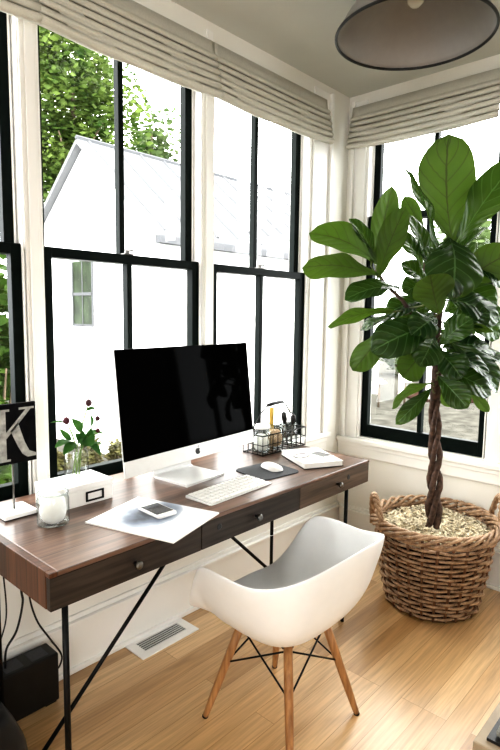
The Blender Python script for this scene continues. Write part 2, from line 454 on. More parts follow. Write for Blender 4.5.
for i, (a, c) in enumerate(BW):
    window('window_%d' % (i + 4), (XB, c, 0), -PI / 2, c - a, B0, Z1, 1.97, ['black sash window behind the large potted plant', 'black sash window at the right picture edge beyond the plant'][i])

# ------------------------------------------------------------------ roman shades
def shade(loc, rz, wd, label, ztop=2.565, drop=.245, sag=.018):
    e = empty('roman_shade', loc, label, 'shade', 'relaxed roman shades over the windows', rz)
    prof = [(-.012, ztop), (-.03, ztop - .004), (-.034, ztop - .05)]
    z = ztop - .055; nf = 6
    for i in range(nf):
        d0 = -.036 - .006 * i; h = (drop - .06) / nf
        for k in range(6):
            t = k / 5
            prof.append((d0 - .017 * math.sin(PI * min(1, t * 1.05)) ** .8 - .004 * t, z - h * (t + .35 * math.sin(PI * t) * .3)))
        z -= h
    prof += [(-.05, z + .006), (-.03, z + .012)]
    n = 36; rows = []
    for j, (d, zz) in enumerate(prof):
        f = max(0, (ztop - .05 - zz) / (drop - .05)); row = []
        for i in range(n + 1):
            u = i / n; s = math.sin(PI * u)
            wob = .0025 * math.sin(u * 17 + j * .7) * f
            row.append(V(u * wd, d - .012 * s * f + wob, zz - sag * s * f + .002 * math.sin(u * 11 + j) * f))
        rows.append(row)
    m = MB(); m.grid(rows); m.build('shade_cloth', M['linen'], e, smooth=True, solid=.003)
    h = MB(); h.bb(.003, wd - .003, -.028, -.02, ztop - .03, ztop - .001); h.build('head_rail', M['trim'], e)
    return e
shade((-2.835, -.006, 0), 0, .8365, 'off-white pleated roman shade at the top left picture edge')
shade((-1.998, -.006, 0), 0, .817, 'off-white pleated roman shade above the window behind the computer')
shade((-1.1805, -.006, 0), 0, .85, 'off-white pleated roman shade between the computer window and the corner')
shade((XB - .006, -.045, 0), -PI / 2, .84, 'off-white pleated roman shade above the potted plant', 2.585)
shade((XB - .006, -.892, 0), -PI / 2, .86, 'off-white pleated roman shade at the right picture edge', 2.585)

# ------------------------------------------------------------------ pendant
def pendant():
    c = (-.985, -.87, 0); R = .278
    e = empty('pendant_lamp', (c[0], c[1], ZC), 'wide grey enamel dome lamp with thin black rim on the ceiling', 'lamp')
    z = lambda q: q - ZC
    prof = [(R, 2.402), (R - .01, 2.42), (R - .03, 2.455), (.215, 2.505), (.165, 2.545), (.12, 2.575), (.085, 2.60), (.06, 2.615)]
    m = MB(); m.lathe([(r, z(q)) for r, q in prof], n=64)
    m.build('lamp_shade', M['enamel'], e, smooth=True, solid=.004)
    m = MB(); m.tube([(R * math.cos(2 * PI * k / 72), R * math.sin(2 * PI * k / 72), z(2.402)) for k in range(72)], .0055, 8, True)
    m.build('rim', M['black'], e, smooth=True)
    m = MB(); m.lathe([(0, z(2.655)), (.07, z(2.655)), (.075, z(2.64)), (.06, z(2.605)), (.03, z(2.60)), (0, z(2.60))][::-1], n=32)
    m.build('canopy', M['enamel'], e, smooth=True)
    m = MB(); m.lathe([(0, z(2.60)), (.03, z(2.60)), (.03, z(2.58)), (.022, z(2.575)), (0, z(2.575))], n=24)
    m.build('socket', M['white'], e, smooth=False)
    m = MB(); m.lathe([(.014, z(2.575)), (.018, z(2.562)), (.028, z(2.545)), (.031, z(2.528)), (.027, z(2.511)), (.014, z(2.499)), (0, z(2.497))], n=24)
    m.build('bulb', M['bulb'], e, smooth=True)
pendant()

# ------------------------------------------------------------------ floor vent
def vent():
    e = empty('floor_vent', (-1.522, -.085, 0), 'white metal floor register with dark slots beneath the desk', 'vent')
    m = MB(); W, D = .152, .073
    m.bb(-W, W, -D, -D + .036, 0, .006); m.bb(-W, W, D - .036, D, 0, .006); m.bb(-W, -W + .042, -D + .036, D - .036, 0, .006); m.bb(W - .042, W, -D + .036, D - .036, 0, .006)
    m.build('frame', M['white'], e, bevel=.002)
    m = MB()
    for i in range(6):
        y = -D + .040 + i * (2 * D - .080) / 5
        m.box((0, y, .004), (2 * W - .084, .0048, .003), Matrix.Rotation(.5, 4, 'X'))
    m.build('louvre', M['alu'], e)
    m = MB(); m.bb(-W + .042, W - .042, -D + .036, D - .036, .0004, .0012); m.build('duct', M['black'], e)
vent()

# ------------------------------------------------------------------ desk
def desk():
    X0, X1, Y0, Y1, ZT = -2.311, -.80, -.65, -.045, .76
    e = empty('writing_desk', ((X0 + X1) / 2, (Y0 + Y1) / 2, 0), 'long walnut topped desk with three dark drawers and thin black iron legs', 'desk')
    ox, oy = e.location.x, e.location.y
    def P(x, y, z): return V(x - ox, y - oy, z)
    def bx(m, x0, x1, y0, y1, z0, z1, bev=0): return m.bb(x0 - ox, x1 - ox, y0 - oy, y1 - oy, z0, z1, bev)
    m = MB(); bx(m, X0 + .022, X1 - .012, Y0, Y1, ZT - .013, ZT); m.build('tabletop', M['desktop'], e, bevel=.003)
    m = MB(); bx(m, X0, X0 + .022, Y0 + .022, Y1, ZT - .10, ZT); bx(m, X0, X0 + .022, Y0, Y0 + .022, ZT - .013, ZT); m.build('side_panel', M['deskend'], e, bevel=.002)
    m = MB(); bx(m, X1 - .012, X1, Y0 + .022, Y1, ZT - .10, ZT); bx(m, X1 - .012, X1, Y0, Y0 + .022, ZT - .013, ZT); m.build('side_panel', M['drawer_light'], e, bevel=.002)
    m = MB(); bx(m, X0 + .022, X1 - .012, Y1 - .02, Y1, ZT - .10, ZT - .013); m.build('back_panel', M['drawer'], e)
    m = MB(); bx(m, X0 + .022, X1 - .012, Y0 + .025, Y1 - .02, ZT - .10, ZT - .09); m.build('underside', M['drawer'], e)
    n = 3; a, bq = X0 - .0, X1 + .0; wd = (bq - a) / n
    for i in range(n):
        xa, xb = a + i * wd + .0015, a + (i + 1) * wd - .0015
        m = MB(); bx(m, xa, xb, Y0 + .002, Y0 + .0215, ZT - .10, ZT - .0145)
        d = m.build('drawer', M['drawer_light'] if i == 2 else M['drawer'], e, bevel=.0015)
        k = MB(); cx = (xa + xb) / 2
        mt = Matrix.Rotation(PI / 2, 4, 'X')
        k.lathe([(0, 0), (.005, 0), (.005, .012), (.011, .015), (.0125, .022), (.009, .027), (0, .028)], P(cx, Y0 + .002, ZT - .056), 18, mt)
        k.build('knob', M['steel'], d, smooth=True)
        if i:
            kx = {1: -1.73, 2: -.965}[i]
            k = MB(); k.lathe([(0, .0015), (.009, .0015), (.011, 0)], P(kx, Y0 + .002, ZT - .045), 14, mt); k.build('knot', M['black'], d)
    L = [(-2.235, -.58), (-2.235, -.15), (-.87, -.58), (-.87, -.15)]
    for x, y in L:
        m = MB(); m.tube([P(x, y, 0), P(x, y, ZT - .10)], .0085, 10); m.build('leg', M['iron'], e, smooth=True)
    for x in (-2.235, -.87):
        m = MB(); m.tube([P(x, -.572, .012), P(x, -.158, .012)], .007, 8); m.build('stretcher', M['iron'], e, smooth=True)
    m = MB(); m.bb(X0 + .06 - ox, X1 - .06 - ox, -.372 - oy, -.348 - oy, ZT - .12, ZT - .10); m.build('rail', M['iron'], e)
    for s in (-1, 1):
        xe = -2.235 if s < 0 else -.87
        m = MB(); m.tube([P(-1.552 + s * .012, -.36, ZT - .115), P(xe, -.36, .014)], .007, 10); m.build('brace', M['iron'], e, smooth=True)
desk()

# ------------------------------------------------------------------ chair
def chair():
    e = empty('armchair', (-1.526, -.757, 0), 'white moulded shell armchair with wooden dowel legs at the desk', 'chair')
    key = [(0, .27, .385), (.13, .266, .388), (.215, .235, .405), (.258, .19, .47), (.285, .135, .575), (.30, .085, .622), (.308, 0, .628), (.300, -.11, .624), (.272, -.20, .645), (.205, -.258, .672), (.105, -.284, .69), (0, -.29, .695)]
    key = key + [(-x, y, z) for x, y, z in key[-2:0:-1]]
    n = len(key); rim = []
    for i in range(n):
        p0, p1, p2, p3 = [Vector(key[(i + k) % n]) for k in (-1, 0, 1, 2)]
        for k in range(4):
            t = k / 4
            rim.append(.5 * ((2 * p1) + (p2 - p0) * t + (2 * p0 - 5 * p1 + 4 * p2 - p3) * t * t + (3 * p1 - p0 - 3 * p2 + p3) * t ** 3))
    cz = .345; c = V(0, .0, cz); rows = []
    T = 16
    for j in range(1, T + 1):
        t = j / T; row = []
        for q in rim:
            a = t * PI / 2
            front = max(0, min(1, (q.y - .05) / .2)) * (1 - min(1, (q.z - .385) / .22))
            g = math.sin(a) ** .82; h = (1 - math.cos(a)) ** 1.12
            gf = t ** .9; hf = 1.25 * t ** 1.6 - .25 * t ** 6
            G = g * (1 - front) + gf * front; H = h * (1 - front) + hf * front
            fl = .018 * max(0, t - .8) / .2 * (1 - front)
            d = V(q.x, q.y, 0); dn = d.normalized()
            p = c + d * G + dn * (fl - .018 * (1 - front) * t) + V(0, 0, (q.z - cz) * H)
            row.append(p)
        rows.append(row)
    m = MB(); VV = m.grid(rows, True); ctr = m.bm.verts.new(c)
    for k in range(len(VV[0])): m.bm.faces.new((ctr, VV[0][(k + 1) % len(VV[0])], VV[0][k]))
    m.build('seat_shell', M['shell'], e, smooth=True, solid=.007, subd=1)
    tops = {}; feet = {}
    for sx in (-1, 1):
        for sy in (-1, 1):
            tp = V(sx * .10, sy * .10, .352 if sy < 0 else .35); ft = V(sx * .189, sy * .189, 0)
            tops[sx, sy] = tp; feet[sx, sy] = ft
            m = MB(); pts = [ft + (tp - ft) * t for t in (0, .04, .3, .7, 1)]
            m.tube(pts, [.008, .0105, .0135, .015, .0145], 14)
            lg = m.build('leg', M['beech'], e, smooth=True)
            m = MB(); m.tube([ft - V(0, 0, 0), ft + (tp - ft) * .012], .0108, 12); m.build('foot_cap', M['black'], lg)
    m = MB(); ring = [(1, 1), (-1, 1), (-1, -1), (1, -1)]
    for i in range(4):
        A = ring[i]; B = ring[(i + 1) % 4]
        for a, b in ((A, B), (B, A)):
            lo = feet[a] + (tops[a] - feet[a]) * .58; hi = tops[b] * 1.0 - V(0, 0, .02)
            m.tube([lo, hi], .0032, 6)
    m.build('wire_brace', M['iron'], e, smooth=True)
    for k in ring:
        m = MB(); t = tops[k]; m.box((t.x * .9, t.y * .9, t.z - .012), (.03, .03, .014), bev=.003)
        m.build('bracket', M['black'], e)
chair()

# ------------------------------------------------------------------ computer
def apple(m, c, ux, uz, th, s):
    # bitten fruit mark: outline in 2D, extruded
    pts = []
    for k in range(40):
        a = PI / 2 + 2 * PI * k / 40
        r = .5 * (1 - .10 * math.cos(2 * (a - PI / 2)) * .6)
        x = r * math.cos(a) * 1.02; z = r * math.sin(a)
        if abs(x) < .16 and z > 0: z -= .09 * (1 - abs(x) / .16)
        if abs(x) < .12 and z < 0: z += .05 * (1 - abs(x) / .12)
        if z < 0: x *= 1 + .22 * z
        d = math.hypot(x - .56, z - .05)
        if d < .24: x = .56 - math.sqrt(max(0, .24 ** 2 - (z - .05) ** 2)) if abs(z - .05) < .24 else x
        pts.append(c + (ux * x + uz * z) * s)
    m.poly(pts, th)
    leaf = [(.02, .52), (.04, .66), (.13, .78), (.22, .82), (.2, .68), (.12, .56)]
    m.poly([c + (ux * x + uz * z) * s for x, z in leaf], th)

def computer():
    # panel corners: left bottom, right bottom; leaning back
    BL = V(-1.885, -.354, .84); BR = V(-1.176, -.292, .84)
    u = (BR - BL).normalized(); W = (BR - BL).length; rz = math.atan2(u.y, u.x)
    mid = (BL + BR) / 2
    e = empty('desktop_computer', (mid.x, mid.y, .76), 'large black screen desktop computer with silver chin on the desk', 'computer', rz=rz)
    tilt = Matrix.Rotation(-.115, 4, 'X'); T = Matrix.Translation((0, 0, .082)) @ tilt
    H = .434
    def tb(x0, x1, y0, y1, z0, z1, name, mat, bev, parent=e, segs=0):
        m = MB(); m.bb(x0, x1, y0, y1, z0, z1); bmesh.ops.transform(m.bm, matrix=T, verts=m.bm.verts[:])
        return m.build(name, mat, parent, bevel=bev)
    # thin edged body that swells towards the middle of the back
    m = MB(); rows = []
    for k, (ins, y) in enumerate([(0, .0), (0, .006), (.02, .012), (.12, .03), (.2, .045)]):
        hw, z0, z1 = W / 2 - ins, 0 + ins * .6, H - ins * .6
        rows.append([V(-hw, y, z0), V(hw, y, z0), V(hw, y, z1), V(-hw, y, z1)])
    VV = m.grid(rows, True); m.bm.faces.new(VV[0][::-1]); m.bm.faces.new(VV[-1])
    bmesh.ops.transform(m.bm, matrix=T, verts=m.bm.verts[:]); m.build('housing', M['alu'], e, bevel=.002)
    ch = tb(-W / 2, W / 2, -.004, 0, 0, .056, 'chin', M['alu'], .0015)
    tb(-W / 2, W / 2, -.0042, 0, .0562, H, 'display', M['screen'], .0015)
    m = MB(); apple(m, V(0, -.0042, .028), V(1, 0, 0), V(0, 0, 1), V(0, -.0006, 0), .026)
    bmesh.ops.transform(m.bm, matrix=T, verts=m.bm.verts[:]); m.build('logo', M['black'], ch)
    # bent sheet stand
    m = MB(); prof = [(-.045, .0), (.125, .0), (.138, .006), (.14, .02), (.128, .07), (.09, .17), (.062, .24)]
    top = [V(-.105, y, z + .006) for y, z in prof]; 
    rows = []
    for y, z in prof: rows.append([V(-.105, y, z + .004), V(.105, y, z + .004)])
    m.grid(rows); m.build('stand', M['alu'], e, solid=.008)
computer()

def keyboard():
    e = empty('keyboard', (-1.545, -.515, .76), 'slim white keyboard lying in front of the computer', 'keyboard', rz=.05)
    m = MB(); A = [V(-.165, -.062, 0), V(-.165, .062, 0), V(-.165, .062, .011), V(-.165, -.062, .005)]
    m.poly(A, (.33, 0, 0)); m.build('base', M['alu'], e, bevel=.003)
    m = MB(); sl = .006 / .124
    for r in range(5):
        y = -.05 + r * .0242; h = .019
        n = 14 if r else 11
        x = -.158
        widths = [.0226] * 14 if r else [.0226, .0226, .0226, .028, .115, .028, .0226, .0226, .0226, .0226]
        for wv in widths:
            if x + wv > .16: break
            m.box((x + wv / 2, y, .0085 + (y + .05) * sl), (wv - .004, h, .003)); x += wv
    m.build('keys', M['white'], e)
keyboard()

def slab_round(m, wx, wy, z0, z1, r, n=6):
    pts = []
    for cx, cy, a0 in ((wx / 2 - r, wy / 2 - r, 0), (-wx / 2 + r, wy / 2 - r, PI / 2), (-wx / 2 + r, -wy / 2 + r, PI), (wx / 2 - r, -wy / 2 + r, 1.5 * PI)):
        for k in range(n + 1):
            a = a0 + PI / 2 * k / n; pts.append(V(cx + r * math.cos(a), cy + r * math.sin(a), z0))
    m.poly(pts, (0, 0, z1 - z0)); return m

e = empty('mouse_pad', (-1.262, -.447, .76), 'dark grey rounded mouse pad beside the keyboard', 'mouse pad', rz=-.12)
slab_round(MB(), .205, .19, 0, .004, .03).build('mat', M['pad'], e)
e = empty('computer_mouse', (-1.232, -.446, .764), 'smooth white mouse on the dark grey pad', 'mouse', rz=-.25)
m = MB(); rows = []
for j in range(9):
    t = j / 8; a = t * PI / 2; row = []
    for k in range(28):
        q = 2 * PI * k / 28; sx = math.copysign(abs(math.cos(q)) ** .75, math.cos(q)); sy = math.copysign(abs(math.sin(q)) ** .75, math.sin(q))
        row.append(V(.032 * sx * math.cos(a) ** .6 if j < 8 else 0.0005 * sx, .057 * sy * math.cos(a) ** .45 if j < 8 else .0005 * sy, .003 + .019 * math.sin(a)))
    rows.append(row)
VV = m.grid(rows, True); m.bm.faces.new(VV[-1]); m.build('top_shell', M['white'], e, smooth=True)
slab_round(MB(), .054, .098, 0, .004, .024).build('base', M['alu'], e)

# magazine, phones, notebook
e = empty('magazine', (-1.905, -.535, .76), 'open white magazine page with a blurry dark photo under a phone', 'magazine', rz=.29)
m = MB(); m.bb(-.13, .13, -.16, .16, 0, .004); m.build('pages', M['paper'], e)
m = MB(); m.bb(-.1302, .1302, -.1602, .1602, .004, .0046); m.build('cover', M['page'], e)
def phone(name, loc, rz, label, gm, sx=.064, sy=.128):
    e = empty(name, loc, label, 'phone', rz=rz)
    slab_round(MB(), sx, sy, 0, .009, .011).build('case', M['white'], e, bevel=.0015)
    m = MB(); m.bb(-sx / 2 + .004, sx / 2 - .004, -sy / 2 + .018, sy / 2 - .018, .0086, .0095); m.build('display', gm, e)
    m = MB(); m.lathe([(0, .0096), (.005, .0096), (.0055, .009)], (0, -sy / 2 + .009, 0), 16); m.build('button', M['alu'], e)
phone('smartphone', (-1.868, -.503, .7646), -.05, 'white phone with dark screen lying on the magazine', M['phoneglass'], .072, .125)
e = empty('notebook', (-1.0, -.475, .76), 'thick white covered notebook at the right end of the desk', 'notebook', rz=-.48)
m = MB(); m.bb(-.088, .088, -.12, .12, .003, .022); m.build('pages', M['paper'], e)
m = MB(); m.bb(-.092, .092, -.124, .124, 0, .003); m.build('back_cover', M['black'], e)
m = MB(); m.bb(-.091, .091, -.123, .123, .022, .0245); m.build('front_cover', M['white'], e, bevel=.001)
phone('smartphone', (-.985, -.515, .7845), -.12, 'white phone with grey screen lying on the notebook', M['greyglass'], .062, .115)
m = MB(); m.tube([(-1.0 + .04 * math.cos(a) - .045, -.455 + .03 * math.sin(a), .7862 + .001 * math.sin(3 * a)) for a in [k * .35 for k in range(17)]], .0016, 6)
tag(m.build('earphone_cord', M['steel'], smooth=True), 'thin looped cord beside the phone on the notebook', 'cord')

# ------------------------------------------------------------------ white box, jar, vase, letter sign
def card_box():
    x0, x1, y0, y1, z = -2.095, -1.884, -.280, -.140, .76
    e = empty('storage_box', ((x0 + x1) / 2, (y0 + y1) / 2, z), 'white lidded card box with a dark label holder under the vase', 'box')
    hx, hy = (x1 - x0) / 2, (y1 - y0) / 2
    m = MB(); m.bb(-hx + .001, hx - .001, -hy + .001, hy - .001, 0, .052); m.build('body', M['white'], e, bevel=.002)
    m = MB(); m.bb(-hx, hx, -hy, hy, .0525, .072); m.build('lid', M['white'], e, bevel=.002)
    m = MB(); cx, cz = .035, .027; w, h, y = .034, .017, -hy - .0005
    m.bb(cx - w, cx + w, y - .002, y + .0015, cz + h - .006, cz + h); m.bb(cx - w, cx + w, y - .002, y + .0015, cz - h, cz - h + .006)
    m.bb(cx - w, cx - w + .007, y - .002, y + .0015, cz - h, cz + h); m.bb(cx + w - .007, cx + w, y - .002, y + .0015, cz - h, cz + h)
    m.build('label_holder', M['iron'], e, bevel=.0008)
card_box()

def glass_jar(loc, r, h, label, group=None, lid=None, neck=.85):
    e = empty('glass_jar', loc, label, 'jar', group)
    m = MB(); m.lathe([(0, .001), (r * .9, .001), (r, .008), (r, h * .78), (r * neck, h * .88), (r * neck, h), (r * neck * 1.05, h), (r * neck * 1.05, h - .006)], n=32)
    m.build('body', M['vessel'], e, smooth=True)
    m = MB(); m.tube([(r * neck * 1.03 * math.cos(2 * PI * k / 28), r * neck * 1.03 * math.sin(2 * PI * k / 28), h) for k in range(28)], .0022, 6, True)
    m.build('rim', M['vessel'], e, smooth=True)
    if lid:
        m = MB(); m.lathe([(0, h + .016), (r * .9, h + .016), (r * .93, h + .012), (r * .93, h + .0025), (0, h + .0025)], n=28); m.build('lid', lid, e)
    return e
def lump(loc, r, h, name, mat, label, cat, seed=0, group=None):
    rnd = random.Random(seed); m = MB(); rows = []
    for j in range(11):
        t = j / 10; a = t * PI; row = []
        for k in range(24):
            q = 2 * PI * k / 24
            rr = r * (max(0.02, math.sin(a)) ** .55) * (1 - .12 * rnd.random())
            row.append(V(rr * math.cos(q), rr * math.sin(q), h / 2 - h / 2 * math.cos(a)))
        rows.append(row)
    VV = m.grid(rows, True); m.bm.faces.new(VV[0][::-1]); m.bm.faces.new(VV[-1])
    o = m.build(name, mat, smooth=True); o.location = loc
    return tag(o, label, cat, group)
glass_jar((-2.142, -.352, .76), .047, .098, 'clear glass jar of white tissue in front of the white box', neck=.92)
lump((-2.142, -.352, .763), .041, .088, 'crumpled_tissue', M['tissue'], 'crumpled white tissue filling the clear jar by the box', 'tissue', 3)

VX, VY, VZ = -1.972, -.195, .832
e = empty('glass_vase', (VX, VY, VZ), 'clear glass vase of budding stems standing on the white box', 'vase')
m = MB(); m.lathe([(0, .001), (.036, .001), (.040, .01), (.040, .085), (.035, .098), (.036, .112), (.038, .112)], n=32); m.build('body', M['vessel'], e, smooth=True)
m = MB(); m.tube([(.037 * math.cos(2 * PI * k / 28), .037 * math.sin(2 * PI * k / 28), .112) for k in range(28)], .002, 6, True); m.build('rim', M['vessel'], e, smooth=True)
def leaf_blade(m, b, t, w, nrm, bend=.15, n=8, k=3):
    b, t, nrm = Vector(b), Vector(t), Vector(nrm); d = t - b; L = d.length; dn = d / L
    s = dn.cross(nrm).normalized(); nn = s.cross(dn)
    rows = []
    for j in range(n + 1):
        v = j / n; wv = w * math.sin(PI * min(1, v * .93 + .05)) ** .8 * .5
        c = b + d * v + nn * bend * L * (math.sin(PI * v))
        rows.append([c + s * wv * u + nn * abs(u) * wv * .25 for u in [q / k * 2 - 1 for q in range(k + 1)]])
    m.grid(rows)
def flower(pts, label, bud, leaves, budr=.012):
    e = empty('peony_stem', (VX, VY, VZ + .01), label, 'flower', 'budding stems in the vase')
    o = V(VX, VY, VZ + .01)
    m = MB(); m.tube([Vector(p) - o for p in pts], [.0028] * (len(pts) - 1) + [.002], 6); m.build('stem', M['flowerstem'], e, smooth=True)
    if bud:
        c = Vector(pts[-1]) - o; m = MB()
        m.lathe([(0, -budr), (budr * .7, -budr * .7), (budr, 0), (budr * .75, budr * .7), (budr * .2, budr * 1.15), (0, budr * 1.2)], c, 14)
        m.build('bud', M['bud'], e, smooth=True)
    m = MB()
    for b, t, w, n in leaves: leaf_blade(m, Vector(b) - o, Vector(t) - o, w, n)
    m.build('leaves', M['flowerleaf'], e, smooth=True)
Y = VY
flower([(-1.974, Y, .845), (-1.968, Y, .92), (-1.985, Y - .004, .98), (-2.008, Y - .005, 1.035)], 'stem with a burgundy bud leaning to the left of the vase', 1,
       [((-1.985, Y, .955), (-2.058, Y - .02, .955), .035, (0, -.3, 1)), ((-1.99, Y, .965), (-2.03, Y, 1.01), .02, (-.5, -.8, .3)), ((-2.003, Y, 1.02), (-2.062, Y, 1.035), .012, (0, -.5, 1)), ((-1.975, Y, .955), (-2.035, Y - .03, .93), .035, (0, -.6, .8))])
flower([(-1.98, Y + .01, .845), (-1.965, Y + .006, .93), (-1.945, Y + .004, 1.01), (-1.92, Y, 1.085)], 'tallest stem in the vase, topped by a dark round bud', 1,
       [((-1.95, Y, .99), (-1.99, Y - .01, 1.04), .03, (-.3, -.8, .4)), ((-1.93, Y, 1.06), (-1.90, Y - .01, 1.065), .016, (0, -.6, .8)), ((-1.96, Y, .95), (-1.965, Y - .03, 1.0), .03, (0, -.9, .2)), ((-1.958, Y, .955), (-1.985, Y - .02, .99), .03, (0, -.9, .3))])
flower([(-1.968, Y - .01, .845), (-1.958, Y - .008, .93), (-1.93, Y - .01, .98), (-1.893, Y - .01, 1.028)], 'stem with a small bud leaning to the right of the vase', 1,
       [((-1.935, Y, .97), (-1.86, Y - .01, .965), .034, (0, -.3, 1)), ((-1.945, Y, .955), (-1.902, Y - .04, .905), .035, (.2, -.7, .6)), ((-1.915, Y, 1.0), (-1.92, Y - .01, 1.045), .016, (.2, -.9, .1)), ((-1.94, Y, .965), (-1.925, Y - .02, 1.0), .034, (.2, -.9, .1))], .009)
flower([(-1.976, Y - .006, .845), (-1.962, Y - .012, .93), (-1.93, Y - .03, .965), (-1.908, Y - .035, .992)], 'short stem with a pinkish bud low at the front of the vase', 1,
       [((-1.955, Y - .02, .945), (-1.868, Y - .03, .925), .016, (0, -.3, 1)), ((-1.955, Y - .02, .945), (-1.94, Y - .06, .99), .036, (0, -.9, .3)), ((-1.965, Y - .02, .945), (-1.99, Y - .05, .975), .033, (0, -.9, .4))], .008)

def letter_sign():
    e = empty('letter_sign', (-2.187, -.188, .76), 'black board with a pale letter K on a thin metal stand', 'sign', rz=.0)
    m = MB(); m.bb(-.052, .052, -.052, .052, 0, .016); m.build('base', M['white'], e, bevel=.003)
    m = MB(); m.bb(-.0522, .0522, -.0522, .0522, 0, .003); m.build('base_edge', M['iron'], e)
    m = MB(); m.tube([(0, 0, .016), (0, 0, .17)], .0032, 8); m.build('rod', M['steel'], e, smooth=True)
    m = MB(); m.bb(-.09, .077, -.006, .006, .162, .352); bd = m.build('board', M['board'], e, bevel=.002)
    m = MB(); y = -.0062; th = V(0, -.0012, 0)
    def S(pts): m.poly([V(x, y, z + .257) for x, z in pts], th)
    S([(-.052, -.078), (-.020, -.078), (-.020, .072), (-.052, .072)])                      # stem
    S([(-.070, .072), (-.008, .072), (-.008, .079), (-.070, .079)]); S([(-.070, -.085), (-.008, -.085), (-.008, -.078), (-.070, -.078)])
    S([(-.020, -.014), (-.020, .006), (.044, .074), (.060, .074)])                      # thin arm
    S([(.022, .074), (.071, .074), (.071, .081), (.022, .081)])
    leg = [(-.006, .010), (.018, .034), (.038, -.030), (.052, -.060), (.074, -.070), (.074, -.080), (.046, -.080), (.030, -.068), (.016, -.042)]
    S(leg)
    m.build('letter', M['chalk'], bd)
letter_sign()

# ------------------------------------------------------------------ wire caddy and its jars
def caddy():
    x0, x1, y0, y1, z = -1.105, -.79, -.285, -.165, .76
    cx, cy = (x0 + x1) / 2, (y0 + y1) / 2
    e = empty('wire_caddy', (cx, cy, z), 'black wire caddy with an arched handle behind the notebook', 'caddy')
    hx, hy = (x1 - x0) / 2, (y1 - y0) / 2; m = MB()
    for zz, r in ((.004, .003), (.048, .002), (.092, .003)):
        m.tube([(-hx, -hy, zz), (hx, -hy, zz), (hx, hy, zz), (-hx, hy, zz)], r, 6, True)
    for i in range(10):
        x = -hx + 2 * hx * i / 9
        for y in (-hy, hy): m.tube([(x, y, .004), (x, y, .092)], .0017, 5)
        m.tube([(x, -hy, .004), (x, hy, .004)], .0017, 5)
    for i in range(1, 4):
        y = -hy + 2 * hy * i / 4
        for x in (-hx, hx): m.tube([(x, y, .004), (x, y, .092)], .0017, 5)
    m.build('basket', M['iron'], e, smooth=True)
    m = MB(); pts = []
    H = [(-hx, .09), (-hx + .004, .13), (-hx + .03, .155), (-hx + .055, .185), (-.06, .215), (.05, .222), (.075, .205), (hx - .05, .165), (hx - .02, .15), (hx - .004, .125), (hx, .09)]
    m.tube([(x, 0, q) for x, q in H], .0032, 8); h = m.build('handle', M['iron'], e, smooth=True)
    m = MB(); m.tube([(-.058, 0, .2155), (-.02, 0, .219), (.02, 0, .221), (.048, 0, .2218)], .0085, 10); m.build('grip', M['black'], h, smooth=True)
    return cx, cy
cx, cy = caddy()
jz = .768
glass_jar((-1.048, cy, jz), .044, .105, 'glass jar of cotton with a white lid at the left of the caddy', 'jars in the wire caddy', M['white'])
lump((-1.048, cy, jz + .003), .038, .075, 'cotton_wool', M['cotton'], 'white cotton wool inside the lidded caddy jar', 'cotton', 5)
glass_jar((-.95, cy, jz), .042, .10, 'glass jar of tan twine in the middle of the caddy', 'jars in the wire caddy')
lump((-.95, cy, jz + .003), .036, .084, 'twine_ball', M['tan'], 'ball of tan twine in the middle caddy jar', 'twine', 8)
glass_jar((-.845, cy, jz), .044, .10, 'glass jar of dark brushes at the right of the caddy', 'jars in the wire caddy')
def brush(dx, dy, tx, ty, h, label):
    e = empty('brush', (-.845 + dx, cy + dy, jz + .003), label, 'brush', 'brushes in the caddy jar')
    m = MB(); t = V(tx, ty, h); m.tube([V(0, 0, 0), t * .62], [.003, .004], 8); m.build('handle', M['steel'], e, smooth=True)
    m = MB(); m.tube([t * .62, t * .7, t * .85, t * .95, t], [.005, .009, .014, .012, .004], 10); m.build('bristle_head', M['black'], e, smooth=True)
brush(-.006, .004, -.032, .0, .158, 'dark headed brush leaning left in the caddy jar')
brush(.004, -.014, .008, -.004, .142, 'dark headed brush leaning right in the caddy jar')
brush(.0, .012, -.006, .014, .135, 'shortest dark headed brush at the back of the caddy jar')
m = MB(); m.box((0, 0, .06), (.026, .01, .12), bev=.002); m.box((0, -.0045, .1), (.018, .004, .03), bev=.001)
o = m.build('gold_packet', M['gold']); o.location = (-.925, cy + .044, .862 - .052); o.location.z = .7646
o.scale = (1, 1, 1.55); tag(o, 'golden packet standing up behind the middle caddy jar', 'packet')

